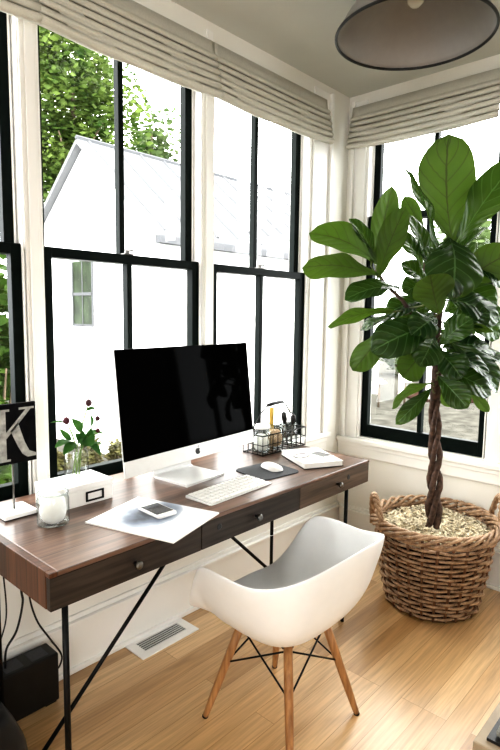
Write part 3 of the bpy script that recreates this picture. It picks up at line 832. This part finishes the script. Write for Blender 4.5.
# ------------------------------------------------------------------ basket and plant
BX, BY = -.402, -.79
def basket():
    e = empty('wicker_basket', (BX, BY, 0), 'round brown woven wicker basket with two twisted handles on the floor', 'basket')
    RB, RT, H = .207, .279, .405
    def Rz(z): t = z / H; return RB + (RT - RB) * (t ** .75)
    NS = 26; rows = 18; m = MB()
    for r in range(rows):
        z = .018 + r * (H - .045) / (rows - 1)
        for off in (0,):
            pts = []
            for k in range(NS * 6):
                a = 2 * PI * k / (NS * 6)
                wv = math.cos(NS / 2 * a + (PI if r % 2 else 0))
                rr = Rz(z) + .0075 * wv
                pts.append((rr * math.cos(a), rr * math.sin(a), z + .0025 * math.sin(5 * a + r) + .002 * wv))
            m.tube(pts, .0074, 6, True)
    body = m.build('weave', M['wicker'], e, smooth=True)
    m = MB()
    for k in range(NS):
        a = 2 * PI * k / NS
        m.tube([(Rz(z) * math.cos(a), Rz(z) * math.sin(a), z) for z in (.004, .1, .2, .3, H)], .0065, 6)
    m.build('stakes', M['wickerdark'], e, smooth=True)
    m = MB()
    for j in range(5):
        pts = []
        for k in range(150):
            a = 2 * PI * k / 150; q = 6 * a + 2 * PI * j / 5 + .35 * math.sin(5 * a + j)
            rr = RT + .006 + .016 * math.cos(q)
            pts.append((rr * math.cos(a), rr * math.sin(a), H + .004 + .024 * math.sin(q)))
        m.tube(pts, .0082, 6, True)
    m.build('braided_rim', M['wicker'], e, smooth=True)
    m = MB(); m.lathe([(0, .004), (RB - .005, .004), (RB, .012), (Rz(.1) - .014, .1), (Rz(.36) - .012, .36), (Rz(.36) - .02, .36), (0, .355)], n=40)
    m.build('liner', M['liner'], e, smooth=True)
    for a0 in (math.radians(-52), math.radians(138)):
        m = MB()
        for j in range(3):
            pts = []
            for k in range(29):
                t = k / 28; a = a0 + (t - .5) * .48; q = 7 * t * 2 * PI / 2 + 2 * PI * j / 3
                h = math.sin(PI * t) ** .7; rad = RT + .012 + .014 * h + .009 * math.cos(q)
                pts.append((rad * math.cos(a), rad * math.sin(a), H - .03 + .165 * h + .009 * math.sin(q)))
            m.tube(pts, .0085, 6)
        m.build('handle', M['wicker'], e, smooth=True)
basket()

LEAVES = [
    (-0.351, -0.789, 1.725, -0.302, -0.711, 2.246, 0.73, 0.66, -0.21, 0.33, 0.1, 0.12),
    (-0.499, -0.784, 1.676, -0.549, -0.635, 2.064, 0.16, -0.99, -0.03, 0.235, 0.05, 0.25),
    (-0.312, -0.787, 1.729, -0.225, -1.013, 2.11, -0.83, -0.28, 0.44, 0.231, 0.08, 0.2),
    (-0.46, -0.814, 1.753, -0.607, -0.908, 1.48, -0.59, -0.6, 0.55, 0.297, 0.16, 0.18),
    (-0.641, -0.571, 1.578, -0.917, -0.338, 1.614, 0.51, 0.35, 0.78, 0.209, 0.1, 0.15),
    (-0.586, -0.548, 1.628, -0.815, -0.302, 1.783, 0.76, 0.36, 0.54, 0.205, 0.2, 0.5),
    (-0.6, -0.503, 1.629, -0.496, -0.54, 2.003, 0.89, 0.41, -0.2, 0.151, 0.08, 0.3),
    (-0.657, -0.571, 1.563, -0.518, -0.622, 1.898, 0.57, 0.79, -0.21, 0.166, 0.06, 0.25),
    (-0.559, -0.501, 1.641, -0.615, -0.389, 1.86, -0.35, -0.71, 0.59, 0.124, 0.1, 0.4),
    (-0.579, -0.646, 1.529, -0.814, -0.504, 1.473, -0.43, -0.44, 0.79, 0.172, 0.1, 0.3),
    (-0.597, -0.646, 1.419, -0.844, -0.432, 1.351, 0.48, 0.32, 0.8, 0.137, 0.08, 0.2),
    (-0.612, -0.596, 1.349, -0.711, -0.494, 1.137, 0.98, 0.22, 0.01, 0.159, 0.12, 0.3),
    (-0.558, -0.804, 1.354, -0.82, -0.653, 1.249, -0.54, -0.63, 0.55, 0.228, 0.12, 0.25),
    (-0.536, -0.64, 1.406, -0.657, -0.491, 1.328, -0.23, -0.19, 0.96, 0.141, 0.05, 0.3),
    (-0.614, -0.853, 1.407, -0.724, -0.854, 1.571, 0.69, 0.64, 0.35, 0.211, 0.06, 0.15),
    (-0.48, -0.768, 1.27, -0.631, -0.703, 1.117, 0.84, 0.5, 0.2, 0.183, 0.08, 0.25),
    (-0.509, -0.796, 1.093, -0.711, -0.697, 0.988, 0.63, 0.31, 0.63, 0.127, 0.1, 0.3),
    (-0.543, -0.807, 1.074, -0.719, -0.729, 0.921, -0.27, -0.65, 0.58, 0.099, 0.08, 0.35),
    (-0.453, -0.807, 1.481, -0.291, -1.001, 1.384, -0.59, -0.53, 0.59, 0.192, 0.1, 0.2),
    (-0.494, -0.82, 1.318, -0.396, -1.013, 1.34, 0.25, 0.24, 0.87, 0.108, 0.1, 0.25),
    (-0.448, -0.802, 1.279, -0.224, -1.019, 1.18, -0.32, -0.41, 0.81, 0.168, 0.1, 0.3),
    (-0.507, -0.821, 1.228, -0.442, -1.023, 1.149, -0.45, -0.26, 0.81, 0.134, 0.12, 0.35),
    (-0.532, -0.835, 1.157, -0.443, -1.037, 1.062, -0.61, -0.42, 0.63, 0.178, 0.12, 0.3),
    (-0.559, -0.839, 1.133, -0.559, -0.98, 1.006, -0.87, -0.18, 0.43, 0.149, 0.1, 0.4),
    (-0.402, -0.916, 1.072, -0.376, -1.007, 0.969, 0.49, 0.73, 0.4, 0.064, 0.05, 0.3),
    (-0.42, -0.79, 1.089, -0.358, -0.833, 0.968, 0.85, 0.51, 0.1, 0.104, 0.06, 0.3),
    (-0.369, -0.83, 1.538, -0.224, -1.021, 1.703, 0.75, 0.56, 0.25, 0.221, 0.1, 0.2),
    (-0.3, -0.767, 1.657, -0.15, -0.872, 1.834, -0.73, 0.02, 0.66, 0.096, 0.1, 0.5),
    (-0.244, -0.589, 1.839, -0.281, -0.492, 1.997, 0.74, 0.68, -0.01, 0.111, 0.05, 0.2),
    (-0.41, -0.699, 1.605, -0.432, -0.6, 1.881, -0.26, -0.91, 0.3, 0.133, 0.08, 0.35),
    (-0.374, -0.662, 1.618, -0.424, -0.548, 1.802, -0.39, -0.76, 0.5, 0.145, 0.08, 0.3),
    (-0.44, -0.728, 1.51, -0.556, -0.639, 1.644, -0.35, -0.71, 0.59, 0.158, 0.1, 0.3),
    (-0.39, -0.718, 1.45, -0.524, -0.615, 1.368, -0.48, -0.56, 0.69, 0.19, 0.1, 0.3),
    (-0.356, -0.729, 1.331, -0.43, -0.637, 1.223, -0.41, -0.64, 0.59, 0.194, 0.1, 0.3),
    (-0.344, -0.759, 1.418, -0.202, -0.874, 1.478, -0.61, -0.41, 0.68, 0.212, 0.1, 0.3),
    (-0.383, -0.769, 1.371, -0.292, -0.873, 1.25, -0.65, -0.45, 0.59, 0.209, 0.1, 0.3),
    (-0.308, -0.746, 1.548, -0.229, -0.968, 1.454, -0.61, -0.41, 0.68, 0.209, 0.1, 0.3),
    (-0.399, -0.766, 1.191, -0.428, -0.681, 1.331, -0.5, -0.73, 0.4, 0.172, 0.1, 0.3),
    (-0.3, -0.781, 1.656, -0.163, -0.994, 1.549, -0.44, -0.53, 0.68, 0.19, 0.12, 0.25),
    (-0.562, -0.842, 1.271, -0.539, -0.967, 1.392, -0.69, -0.35, 0.58, 0.157, 0.1, 0.25),
    (-0.531, -0.793, 1.416, -0.677, -0.69, 1.254, -0.43, -0.65, 0.59, 0.17, 0.12, 0.3),
    (-0.379, -0.749, 1.605, -0.512, -0.708, 1.689, -0.5, -0.72, 0.5, 0.158, 0.1, 0.3),
    (-0.433, -0.827, 1.141, -0.195, -0.997, 1.233, -0.45, -0.26, 0.81, 0.16, 0.1, 0.3),
    (-0.532, -0.822, 1.238, -0.567, -0.95, 1.134, -0.72, -0.38, 0.59, 0.176, 0.12, 0.3),
    (-0.403, -0.778, 1.182, -0.267, -0.957, 1.092, -0.61, -0.41, 0.68, 0.208, 0.12, 0.3),
    (-0.421, -0.792, 1.25, -0.335, -0.943, 1.264, -0.57, -0.37, 0.73, 0.214, 0.12, 0.25),
    (-0.453, -0.814, 1.358, -0.36, -0.979, 1.42, -0.65, -0.45, 0.64, 0.2, 0.1, 0.25),
    (-0.565, -0.819, 1.39, -0.736, -0.793, 1.321, -0.49, -0.64, 0.59, 0.174, 0.12, 0.3),
    (-0.539, -0.802, 1.309, -0.685, -0.812, 1.183, -0.54, -0.63, 0.55, 0.176, 0.12, 0.3),
    (-0.43, -0.715, 1.473, -0.587, -0.585, 1.405, -0.39, -0.48, 0.77, 0.169, 0.1, 0.3),
    (-0.456, -0.733, 1.546, -0.597, -0.676, 1.505, -0.37, -0.6, 0.68, 0.156, 0.1, 0.3),
    (-0.263, -0.739, 1.709, -0.175, -0.843, 1.662, -0.65, -0.45, 0.59, 0.224, 0.1, 0.3),
    (-0.309, -0.672, 1.632, -0.331, -0.591, 1.79, -0.52, -0.74, 0.4, 0.177, 0.08, 0.3),
    (-0.303, -0.792, 1.485, -0.213, -0.981, 1.299, -0.65, -0.45, 0.59, 0.228, 0.12, 0.3),
    (-0.285, -0.718, 1.33, -0.248, -0.91, 1.135, -0.7, -0.5, 0.5, 0.243, 0.12, 0.3),
    (-0.322, -0.686, 1.28, -0.483, -0.546, 1.24, -0.52, -0.6, 0.59, 0.207, 0.1, 0.3),
    (-0.497, -0.85, 1.292, -0.315, -1.029, 1.057, -0.64, -0.3, 0.68, 0.163, 0.12, 0.35),
    (-0.56, -0.812, 1.469, -0.554, -0.92, 1.57, -0.7, -0.5, 0.5, 0.157, 0.1, 0.25),
]
BRANCHES = [
    [(-0.461, -0.788, 1.008), (-0.441, -0.779, 1.194), (-0.442, -0.773, 1.311), (-0.408, -0.769, 1.473), (-0.378, -0.778, 1.613), (-0.358, -0.782, 1.725)] ,
    [(-0.438, -0.776, 1.231), (-0.492, -0.711, 1.356), (-0.559, -0.649, 1.47), (-0.607, -0.584, 1.543), (-0.603, -0.533, 1.609)] ,
    [(-0.43, -0.774, 1.296), (-0.409, -0.727, 1.45), (-0.4, -0.679, 1.616), (-0.317, -0.636, 1.792)] ,
]
def ficus():
    e = empty('fiddle_leaf_fig', (BX, BY, .37), 'tall fiddle leaf fig with broad glossy leaves in the wicker basket', 'plant')
    o = V(BX, BY, .37)
    # three plaited stems
    top = V(*BRANCHES[0][0]) - o; 
    for j in range(3):
        pts = []; rs = []
        for k in range(60):
            t = k / 59; q = 2 * PI * (t * 1.45 + .06 * math.sin(9 * t + j * 2)) + 2 * PI * j / 3
            c = V(0, 0, -.005) + (top - V(0, 0, -.005)) * t
            a = (.027 - .011 * t) * (1 + .18 * math.sin(14 * t + 2 * j))
            pts.append(c + V(a * math.cos(q), a * math.sin(q), 0)); rs.append(.0155 - .003 * t + .0012 * math.sin(k * 1.3 + j))
        m = MB(); m.tube(pts, rs, 10); m.build('stem', M['stem'], e, smooth=True)
    m = MB()
    for i, br in enumerate(BRANCHES):
        P = [Vector(p) - o for p in br]; n = len(P)
        r0 = .024 if i == 0 else .012
        m.tube(P, [r0 + (.006 - r0) * k / (n - 1) for k in range(n)], 10)
    m.build('branches', M['stem'], e, smooth=True)
    allp = []
    for br in BRANCHES:
        P = [Vector(p) - o for p in br]
        for a, b in zip(P, P[1:]):
            for k in range(6): allp.append(a + (b - a) * k / 6)
    lm = bmesh.new(); pm = MB(); pm.bm.free(); pm.bm = lm; uvl = lm.loops.layers.uv.new('UVMap')
    for idx, (bx, by, bz, tx, ty, tz, nx, ny, nz, W, bend, fold) in enumerate(LEAVES):
        rnd = random.Random(idx * 13 + 5)
        b = V(bx, by, bz) - o; t = V(tx, ty, tz) - o; d = t - b; L = d.length; dn = d / L
        nr = V(nx, ny, nz); s = dn.cross(nr).normalized(); nn = s.cross(dn).normalized()
        cand = sorted(allp, key=lambda q: (q - b).length + .4 * abs(q.z - b.z + .03))[0]
        if (cand - b).length > .004:
            mid = (cand + b) / 2 - V(0, 0, .008)
            nf0 = len(lm.faces)
            pm.tube([cand, mid, b, b + dn * L * .06 ], [.0045, .004, .0035, .003], 6)
            lm.faces.ensure_lookup_table()
            for q in range(nf0, len(lm.faces)): lm.faces[q].material_index = 1; lm.faces[q].smooth = True
        nv, nu = 18, 10; grid = []
        ph = rnd.random() * 6
        for j in range(nv + 1):
            v = j / nv
            # fiddle outline: narrow waist low down, broad rounded upper half
            wv = (math.sin(PI * v ** 1.25) ** .62) * (.62 + .46 * v) * (1 - .16 * math.exp(-((v - .33) / .12) ** 2)) if 0 < v < 1 else .0
            wv = max(wv, .03 if v < .5 else .0) * .5 * W
            row = []
            c = b + d * v + nn * (bend * L * math.sin(PI * v * .92) - bend * L * .6 * v * v)
            for i in range(nu + 1):
                u = i / nu * 2 - 1
                wav = .045 * W * math.sin(v * 13 + ph + (1.5 if u > 0 else 0)) * abs(u) ** 1.6
                quilt = .012 * W * math.sin(44 * (v - abs(u) * .27)) * (1 - abs(u) ** 3)
                p = c + s * (-wv * u * (1 - fold * .35 * abs(u))) + nn * (fold * abs(u) * wv * 1.3 - .25 * wv * u * u + (wav + quilt) * (1 if 0 < j < nv else .2))
                row.append((lm.verts.new(p), (u * .5 + .5, v)))
            grid.append(row)
        for j in range(nv):
            for i in range(nu):
                q = [grid[j][i], grid[j][i + 1], grid[j + 1][i + 1], grid[j + 1][i]]
                f = lm.faces.new([x[0] for x in q])
                for lp, x in zip(f.loops, q): lp[uvl].uv = x[1]
                f.normal_update()
                f.smooth = True
        # keep the winding so that the front face is the glossy upper side
        fm = grid[nv // 2][nu // 2][0].link_faces[0]; fm.normal_update()
        if fm.normal.dot(nn) < 0:
            fs = list({f for r in grid for x in r for f in x[0].link_faces})
            bmesh.ops.reverse_faces(lm, faces=fs)
    me = bpy.data.meshes.new('foliage'); lm.to_mesh(me); lm.free(); me.materials.append(M['leaf']); me.materials.append(M['petiole'])
    fo = bpy.data.objects.new('foliage', me); COL.objects.link(fo); fo.parent = e
ficus()
# moss and wood shavings over the soil: nobody could count them
m = MB(); rnd = random.Random(4)
m.lathe([(0, .378), (.20, .376), (.262, .366), (.262, .361), (0, .361)], n=40)
for k in range(1100):
    a = rnd.random() * 2 * PI; r = .258 * math.sqrt(rnd.random())
    if r < .05: continue
    p = V(r * math.cos(a), r * math.sin(a), .379 + .012 * rnd.random() + .008 * math.sin(a * 3))
    R3 = Matrix.Rotation(rnd.random() * 6, 4, 'Z') @ Matrix.Rotation(rnd.uniform(-.7, .7), 4, 'X') @ Matrix.Rotation(rnd.uniform(-.7, .7), 4, 'Y')
    m.box(p, (rnd.uniform(.012, .03), rnd.uniform(.006, .012), rnd.uniform(.003, .008)), R3)
o = m.build('moss_shavings', M['mulch']); o.location = (BX, BY, 0)
tag(o, 'pale moss and wood shavings covering the soil in the basket', 'mulch', kind='stuff')

# ------------------------------------------------------------------ things under the desk
e = empty('power_unit', (-2.27, -.083, 0), 'low black power box on the floor against the baseboard', 'power box')
m = MB(); m.bb(-.25, .25, -.046, .046, .006, .185, bev=.006); m.build('body', M['black'], e)
for i in range(5):
    m = MB(); m.bb(-.2 + i * .09, -.14 + i * .09, -.03, .03, .185, .187); m.build('outlet', M['pad'], e)
for x in (-.22, .22):
    m = MB(); m.bb(x - .02, x + .02, -.04, .04, 0, .006); m.build('foot', M['black'], e)
# soft black bag slumped in front of it
m = MB(); rows = []
for j in range(9):
    t = j / 8; row = []
    for k in range(28):
        q = 2 * PI * k / 28; cxx = math.copysign(abs(math.cos(q)) ** .6, math.cos(q)); syy = math.copysign(abs(math.sin(q)) ** .6, math.sin(q))
        sw = 1 + .10 * math.sin(PI * t) - .30 * t * t
        row.append(V(.17 * cxx * sw, .10 * syy * sw, .25 * t + .008 * math.sin(3 * q) * t))
    rows.append(row)
VV = m.grid(rows, True); m.bm.faces.new(VV[0][::-1]); m.bm.faces.new(VV[-1])
e = empty('laptop_bag', (-2.425, -.32, 0), 'soft black bag on the floor at the lower left corner', 'bag')
m.build('body', M['black'], e, smooth=True)
m = MB(); m.tube([(-.08, 0, .245), (-.06, 0, .29), (0, 0, .31), (.06, 0, .29), (.08, 0, .245)], .008, 8); m.build('handle', M['black'], e, smooth=True)
def cable(pts, r, label, mat='black'):
    m = MB(); P = [Vector(p) for p in pts]; n = len(P); out = []
    for i in range(n - 1):
        p0, p1, p2, p3 = P[max(0, i - 1)], P[i], P[i + 1], P[min(n - 1, i + 2)]
        for k in range(6):
            t = k / 6
            out.append(.5 * ((2 * p1) + (p2 - p0) * t + (2 * p0 - 5 * p1 + 4 * p2 - p3) * t * t + (3 * p1 - p0 - 3 * p2 + p3) * t ** 3))
    out.append(P[-1]); m.tube(out, r, 6)
    return tag(m.build('hanging_cable', M[mat], smooth=True), label, 'cable', 'cables hanging under the desk')
cable([(-2.13, -.09, .652), (-2.13, -.09, .46), (-2.126, -.09, .40), (-2.15, -.09, .31), (-2.185, -.085, .255), (-2.19, -.083, .189)], .0042, 'straight black cord dropping from the desk to the power box')
cable([(-2.12, -.105, .652), (-2.112, -.105, .45), (-2.09, -.11, .335), (-2.045, -.11, .245), (-2.0, -.11, .16), (-2.004, -.10, .11), (-2.0155, -.085, .095)], .0032, 'wavy black cord curling to the right end of the power box')
cable([(-2.20, -.09, .652), (-2.187, -.09, .51), (-2.182, -.085, .365), (-2.215, -.083, .26), (-2.225, -.083, .189)], .0028, 'thin black cord furthest left under the desk')
cable([(-1.075, -.30, .652), (-1.078, -.30, .47), (-1.092, -.30, .42), (-1.065, -.30, .385), (-1.022, -.30, .385), (-1.02, -.30, .45), (-1.035, -.30, .52)], .0013, 'thin looped white cord hanging below the middle of the desk', 'white')

# ------------------------------------------------------------------ bench corner in the foreground
e = empty('upholstered_bench', (-1.35, -1.76, 0), 'pale wooden bench with grey cushion at the lower right corner', 'bench')
m = MB(); m.bb(-.385, .4, -.285, .285, .37, .445); m.build('frame', M['linenbench'], e, bevel=.004)
m = MB(); m.bb(-.362, .37, -.262, .262, .445, .452); m.build('piping', M['black'], e)
m = MB(); m.bb(-.348, .355, -.249, .249, .452, .470); m.build('cushion', M['benchtop'], e, bevel=.008)
for x in (-.355, .37):
    for y in (-.255, .255):
        m = MB(); m.tube([(x, y, 0), (x, y, .37)], [.012, .018], 10); m.build('leg', M['black'], e, smooth=True)

# ------------------------------------------------------------------ outdoors
GZ = -1.4
g = MB(); g.bb(-12, 40, .45, 45, GZ - .2, GZ); g.bb(.4, 40, -20, .45, GZ - .2, GZ); struct(g.build('ground', M['gravel']), 'pale gravel yard outside', 'ground')
def house():
    X0, X1, YR, HW, ZE, ZP = 3.0, 10.0, 7.98, 2.15, 2.82, 4.55
    e = empty('gabled_house', (X0, YR, GZ), 'white gabled house with pale standing seam roof outside the windows', 'house')
    o = V(X0, YR, GZ); m = MB()
    pr = [V(0, -HW, 0), V(0, HW, 0), V(0, HW, ZE - GZ), V(0, 0, ZP - GZ), V(0, -HW, ZE - GZ)]
    m.poly(pr, (X1 - X0, 0, 0)); m.build('walls', M['housewhite'], e)
    sl = (ZP - ZE) / HW; m = MB(); ov = .22
    for s in (-1, 1):
        A = V(-.15, 0, ZP - GZ + .02); B = V(-.15, s * (HW + ov), ZE - GZ - ov * sl + .02)
        m.poly([A, B, B + V(0, 0, .10), A + V(0, 0, .10)], (X1 - X0 + .3, 0, 0))
    rf = m.build('roof', M['roof'], e)
    m = MB()
    for k in range(12):
        x = .1 + k * .61
        A = V(x, 0, ZP - GZ + .13); B = V(x, -(HW + ov), ZE - GZ - ov * sl + .13); m.tube([A, B], .035, 4)
    m.tube([V(-.15, 0, ZP - GZ + .13), V(X1 - X0 + .15, 0, ZP - GZ + .13)], .05, 5)
    m.build('roof_seams', M['roofseam'], rf)
    m = MB(); m.bb(-.1, X1 - X0 + .1, -(HW + ov) - .1, -(HW + ov) + .02, ZE - GZ - ov * sl - .1, ZE - GZ - ov * sl + .02); m.build('gutter', M['roofseam'], e)
    w = MB(); y0, y1, z0, z1 = -.29, .45, 1.09 - GZ, 2.38 - GZ
    w.bb(-.02, 0, y0 - .07, y1 + .07, z0 - .08, z1 + .07); w.bb(-.05, 0, y0 - .1, y1 + .1, z0 - .12, z0 - .07); wf = w.build('window_frame', M['housewhite'], e)
    w = MB(); w.bb(-.03, -.02, y0, y1, z0, z1); w.build('pane', M['darkpane'], wf)
    w = MB(); w.bb(-.045, -.03, y0, y1, (z0 + z1) / 2 - .03, (z0 + z1) / 2 + .03); w.bb(-.04, -.03, y0, y1, z0, z0 + .05)
    for y in (y0, y1): w.bb(-.045, -.03, y - .025, y + .025, z0, z1)
    w.bb(-.04, -.03, (y0 + y1) / 2 - .012, (y0 + y1) / 2 + .012, z0, z1); w.build('sash', M['roofseam'], wf)
house()
def foliage_mesh(m, c, rad, n, size, rnd, hollow=.55):
    c = Vector(c)
    lobes = [(c + V(rnd.uniform(-.55, .55) * rad[0], rnd.uniform(-.55, .55) * rad[1], rnd.uniform(-.6, .6) * rad[2]), rnd.uniform(.35, .6)) for _ in range(12)]
    for k in range(n):
        lc, ls = lobes[k % 12]
        d = V(rnd.gauss(0, 1), rnd.gauss(0, 1), rnd.gauss(0, 1)).normalized() * (hollow + (1 - hollow) * rnd.random())
        p = lc + V(d.x * rad[0], d.y * rad[1], d.z * rad[2]) * ls
        q = Matrix.Rotation(rnd.random() * 6.3, 3, 'Z') @ Matrix.Rotation(rnd.random() * 3, 3, 'X')
        s = size * rnd.uniform(.6, 1.3)
        a = q @ V(s, 0, 0); b = q @ V(0, s * .55, 0)
        vs = [m.bm.verts.new(p + a), m.bm.verts.new(p + b), m.bm.verts.new(p - a), m.bm.verts.new(p - b)]
        m.bm.faces.new(vs)
def tree(x, y, zc, rad, n, size, mat, label, seed, group='trees outside'):
    rnd = random.Random(seed); e = empty('tree', (x, y, GZ), label, 'tree', group)
    m = MB(); foliage_mesh(m, (0, 0, zc - GZ), rad, n, size, rnd); m.build('crown', mat, e, normals=False)
    m = MB(); H = zc - GZ
    m.tube([(0, 0, 0), (.06, .03, H * .4), (0, 0, H * .8), (.05, 0, H + rad[2] * .4)], [.22, .17, .11, .04], 8)
    for k in range(5):
        a = k * 1.3; m.tube([(0, 0, H * (.55 + .07 * k)), (rad[0] * .5 * math.cos(a), rad[1] * .5 * math.sin(a), H * (.72 + .07 * k))], [.07, .02], 6)
    m.build('trunk', M['trunk'], e, smooth=True)
def shrub(x, y, r, h, n, size, mat, label, seed):
    rnd = random.Random(seed); e = empty('shrub', (x, y, GZ), label, 'shrub', 'shrubs outside')
    m = MB(); foliage_mesh(m, (0, 0, h * .55), (r, r, h * .62), n, size, rnd, .3); m.build('foliage', mat, e, normals=False)
    m = MB()
    for k in range(5):
        a = k * 1.26; m.tube([(0, 0, 0), (r * .4 * math.cos(a), r * .4 * math.sin(a), h * .7)], [.03, .01], 5)
    m.build('stem', M['trunk'], e, smooth=True)
tree(6.1, 13.7, 7.0, (2.3, 2.0, 4.0), 17000, .105, M['tree_a'], 'bright leafy tree rising left of the white house', 1)
tree(10.6, 15.8, 7.2, (1.2, 1.2, 2.4), 1500, .14, M['tree_b'], 'sparse pale tree behind the house ridge', 2)
tree(-1.0, 15.5, 4.5, (1.9, 1.7, 3.2), 3000, .2, M['tree_a'], 'leafy tree furthest left behind the house', 3)
tree(24.0, 8.6, 3.4, (3.0, 2.6, 3.0), 2600, .22, M['tree_b'], 'pale green tree seen behind the potted plant', 4)
tree(25.0, -.6, 3.6, (2.6, 2.6, 3.4), 2600, .22, M['tree_b'], 'pale green tree seen at the right picture edge', 5)
shrub(-.72, 3.7, .75, 3.2, 2600, .10, M['shrub'], 'tall green bush outside the left edge window', 11)
shrub(1.34, 6.1, .25, .62, 900, .05, M['dryshrub'], 'dry low shrub beneath the house, left of the vase stems', 12)
shrub(1.90, 6.1, .25, .66, 900, .05, M['dryshrub'], 'dry low shrub beneath the house, directly behind the vase', 13)
shrub(2.46, 6.1, .25, .58, 900, .05, M['dryshrub'], 'dry low shrub beneath the house, between vase and computer', 14)
shrub(20.5, 10.2, 1.2, 1.9, 1500, .12, M['hedge'], 'rounded green bush behind the mulch, left of the plant trunk', 15)
shrub(21.5, 7.4, 1.2, 1.7, 1500, .12, M['hedge'], 'rounded green bush behind the mulch, right of the plant trunk', 17)
shrub(19.5, 12.9, 1.1, 1.9, 1500, .12, M['hedge'], 'rounded green bush furthest left behind the plant window', 18)
shrub(13.2, 7.9, .55, .55, 700, .06, M['dryshrub'], 'low dry weeds in front of the mulch, left in the plant window', 19)
shrub(9.6, 2.0, .35, .4, 260, .06, M['shrub'], 'small weed on the gravel outside the plant window', 16)
m = MB(); rnd = random.Random(9); pts = []
for k in range(24):
    a = 2 * PI * k / 24; r = 1 + .12 * rnd.random(); pts.append(V(16.6 + 2.4 * r * math.cos(a), 6.0 + 1.7 * r * math.sin(a), GZ + .001))
m.poly(pts, (0, 0, .05)); struct(m.build('ground_bed', M['mulchbed']), 'brown mulch bed outside', 'ground')
def garden_light(x, y, label):
    e = empty('garden_light', (x, y, GZ), label, 'garden light', 'white capped lights in the garden')
    m = MB(); m.tube([(0, 0, 0), (0, 0, .72)], .035, 10); m.build('post', M['trunk'], e, smooth=True)
    m = MB(); m.lathe([(0, .88), (.05, .87), (.22, .77), (.2, .74), (0, .72)], n=24); m.build('cap', M['housewhite'], e, smooth=True)
garden_light(12.0, 6.45, 'white capped garden light at the left of the plant window')
garden_light(12.9, 6.05, 'white capped garden light nearer the plant trunk')
def pergola():
    e = empty('garden_pergola', (14.5, 7.3, GZ), 'white post pergola in the garden behind the plant', 'pergola')
    for y in (-1.3, -.3, .7):
        m = MB(); m.bb(-.07, .07, y - .07, y + .07, 0, 2.6); m.build('post', M['housewhite'], e)
    m = MB(); m.bb(-.06, .06, -1.6, 1.0, 2.6, 2.78); m.build('beam', M['housewhite'], e)
pergola()

# ------------------------------------------------------------------ light
wld = bpy.data.worlds.new('sky'); sc.world = wld; wld.use_nodes = True
nt = wld.node_tree; nt.nodes.clear()
out = nt.nodes.new('ShaderNodeOutputWorld'); bg = nt.nodes.new('ShaderNodeBackground'); nt.links.new(bg.outputs[0], out.inputs[0])
tc = nt.nodes.new('ShaderNodeTexCoord'); sp = nt.nodes.new('ShaderNodeSeparateXYZ'); nt.links.new(tc.outputs['Generated'], sp.inputs[0])
nt.links.new(ramp(nt, sp.outputs[2], [(0, (.95, .97, 1.0)), (.6, (1.0, .985, .96))]), bg.inputs[0])
bg.inputs[1].default_value = SKY = 5.2
def portal(loc, rot, sx, sy):
    l = bpy.data.lights.new('sky_portal', 'AREA'); l.shape = 'RECTANGLE'; l.size = sx; l.size_y = sy
    l.cycles.is_portal = True
    o = bpy.data.objects.new('sky_portal', l); COL.objects.link(o); o.location = loc; o.rotation_euler = rot
for a, c in LW: portal(((a + c) / 2, .23, (Z0 + Z1) / 2), (-PI / 2, 0, 0), c - a, Z1 - Z0)
for a, c in BW: portal((XB + .23, (a + c) / 2, (B0 + Z1) / 2), (PI / 2, 0, PI / 2), c - a, Z1 - B0)
portal((-3.8, -4.83, 1.45), (PI / 2, 0, 0), 1.2, 1.3)
portal((-5.23, -2.4, 1.45), (PI / 2, 0, -PI / 2), 1.2, 1.3)

# ------------------------------------------------------------------ camera
cam = bpy.data.cameras.new('camera'); co = bpy.data.objects.new('camera', cam); COL.objects.link(co); sc.camera = co
cam.sensor_fit = 'VERTICAL'; cam.sensor_height = 36; cam.lens = 551.007 * 36 / 750; cam.clip_start = .02; cam.clip_end = 200
yaw, pitch, roll = 7.40715307e-01, -1.11713899e-01, 1.34901187e-02
d = V(math.cos(yaw) * math.cos(pitch), math.sin(yaw) * math.cos(pitch), math.sin(pitch))
r = d.cross(V(0, 0, 1)).normalized(); u = r.cross(d)
r2 = r * math.cos(roll) + u * math.sin(roll); u2 = u * math.cos(roll) - r * math.sin(roll)
mt = Matrix((r2, u2, -d)).transposed().to_4x4(); mt.translation = V(-2.93, -1.87, 1.40)
co.matrix_world = mt

sc.cycles.use_denoising = True
sc.cycles.max_bounces = 10; sc.cycles.diffuse_bounces = 6; sc.cycles.transparent_max_bounces = 12
sc.cycles.sample_clamp_indirect = 6
sc.view_settings.view_transform = 'Standard'
sc.view_settings.look = 'High Contrast'
sc.view_settings.exposure = 0.75
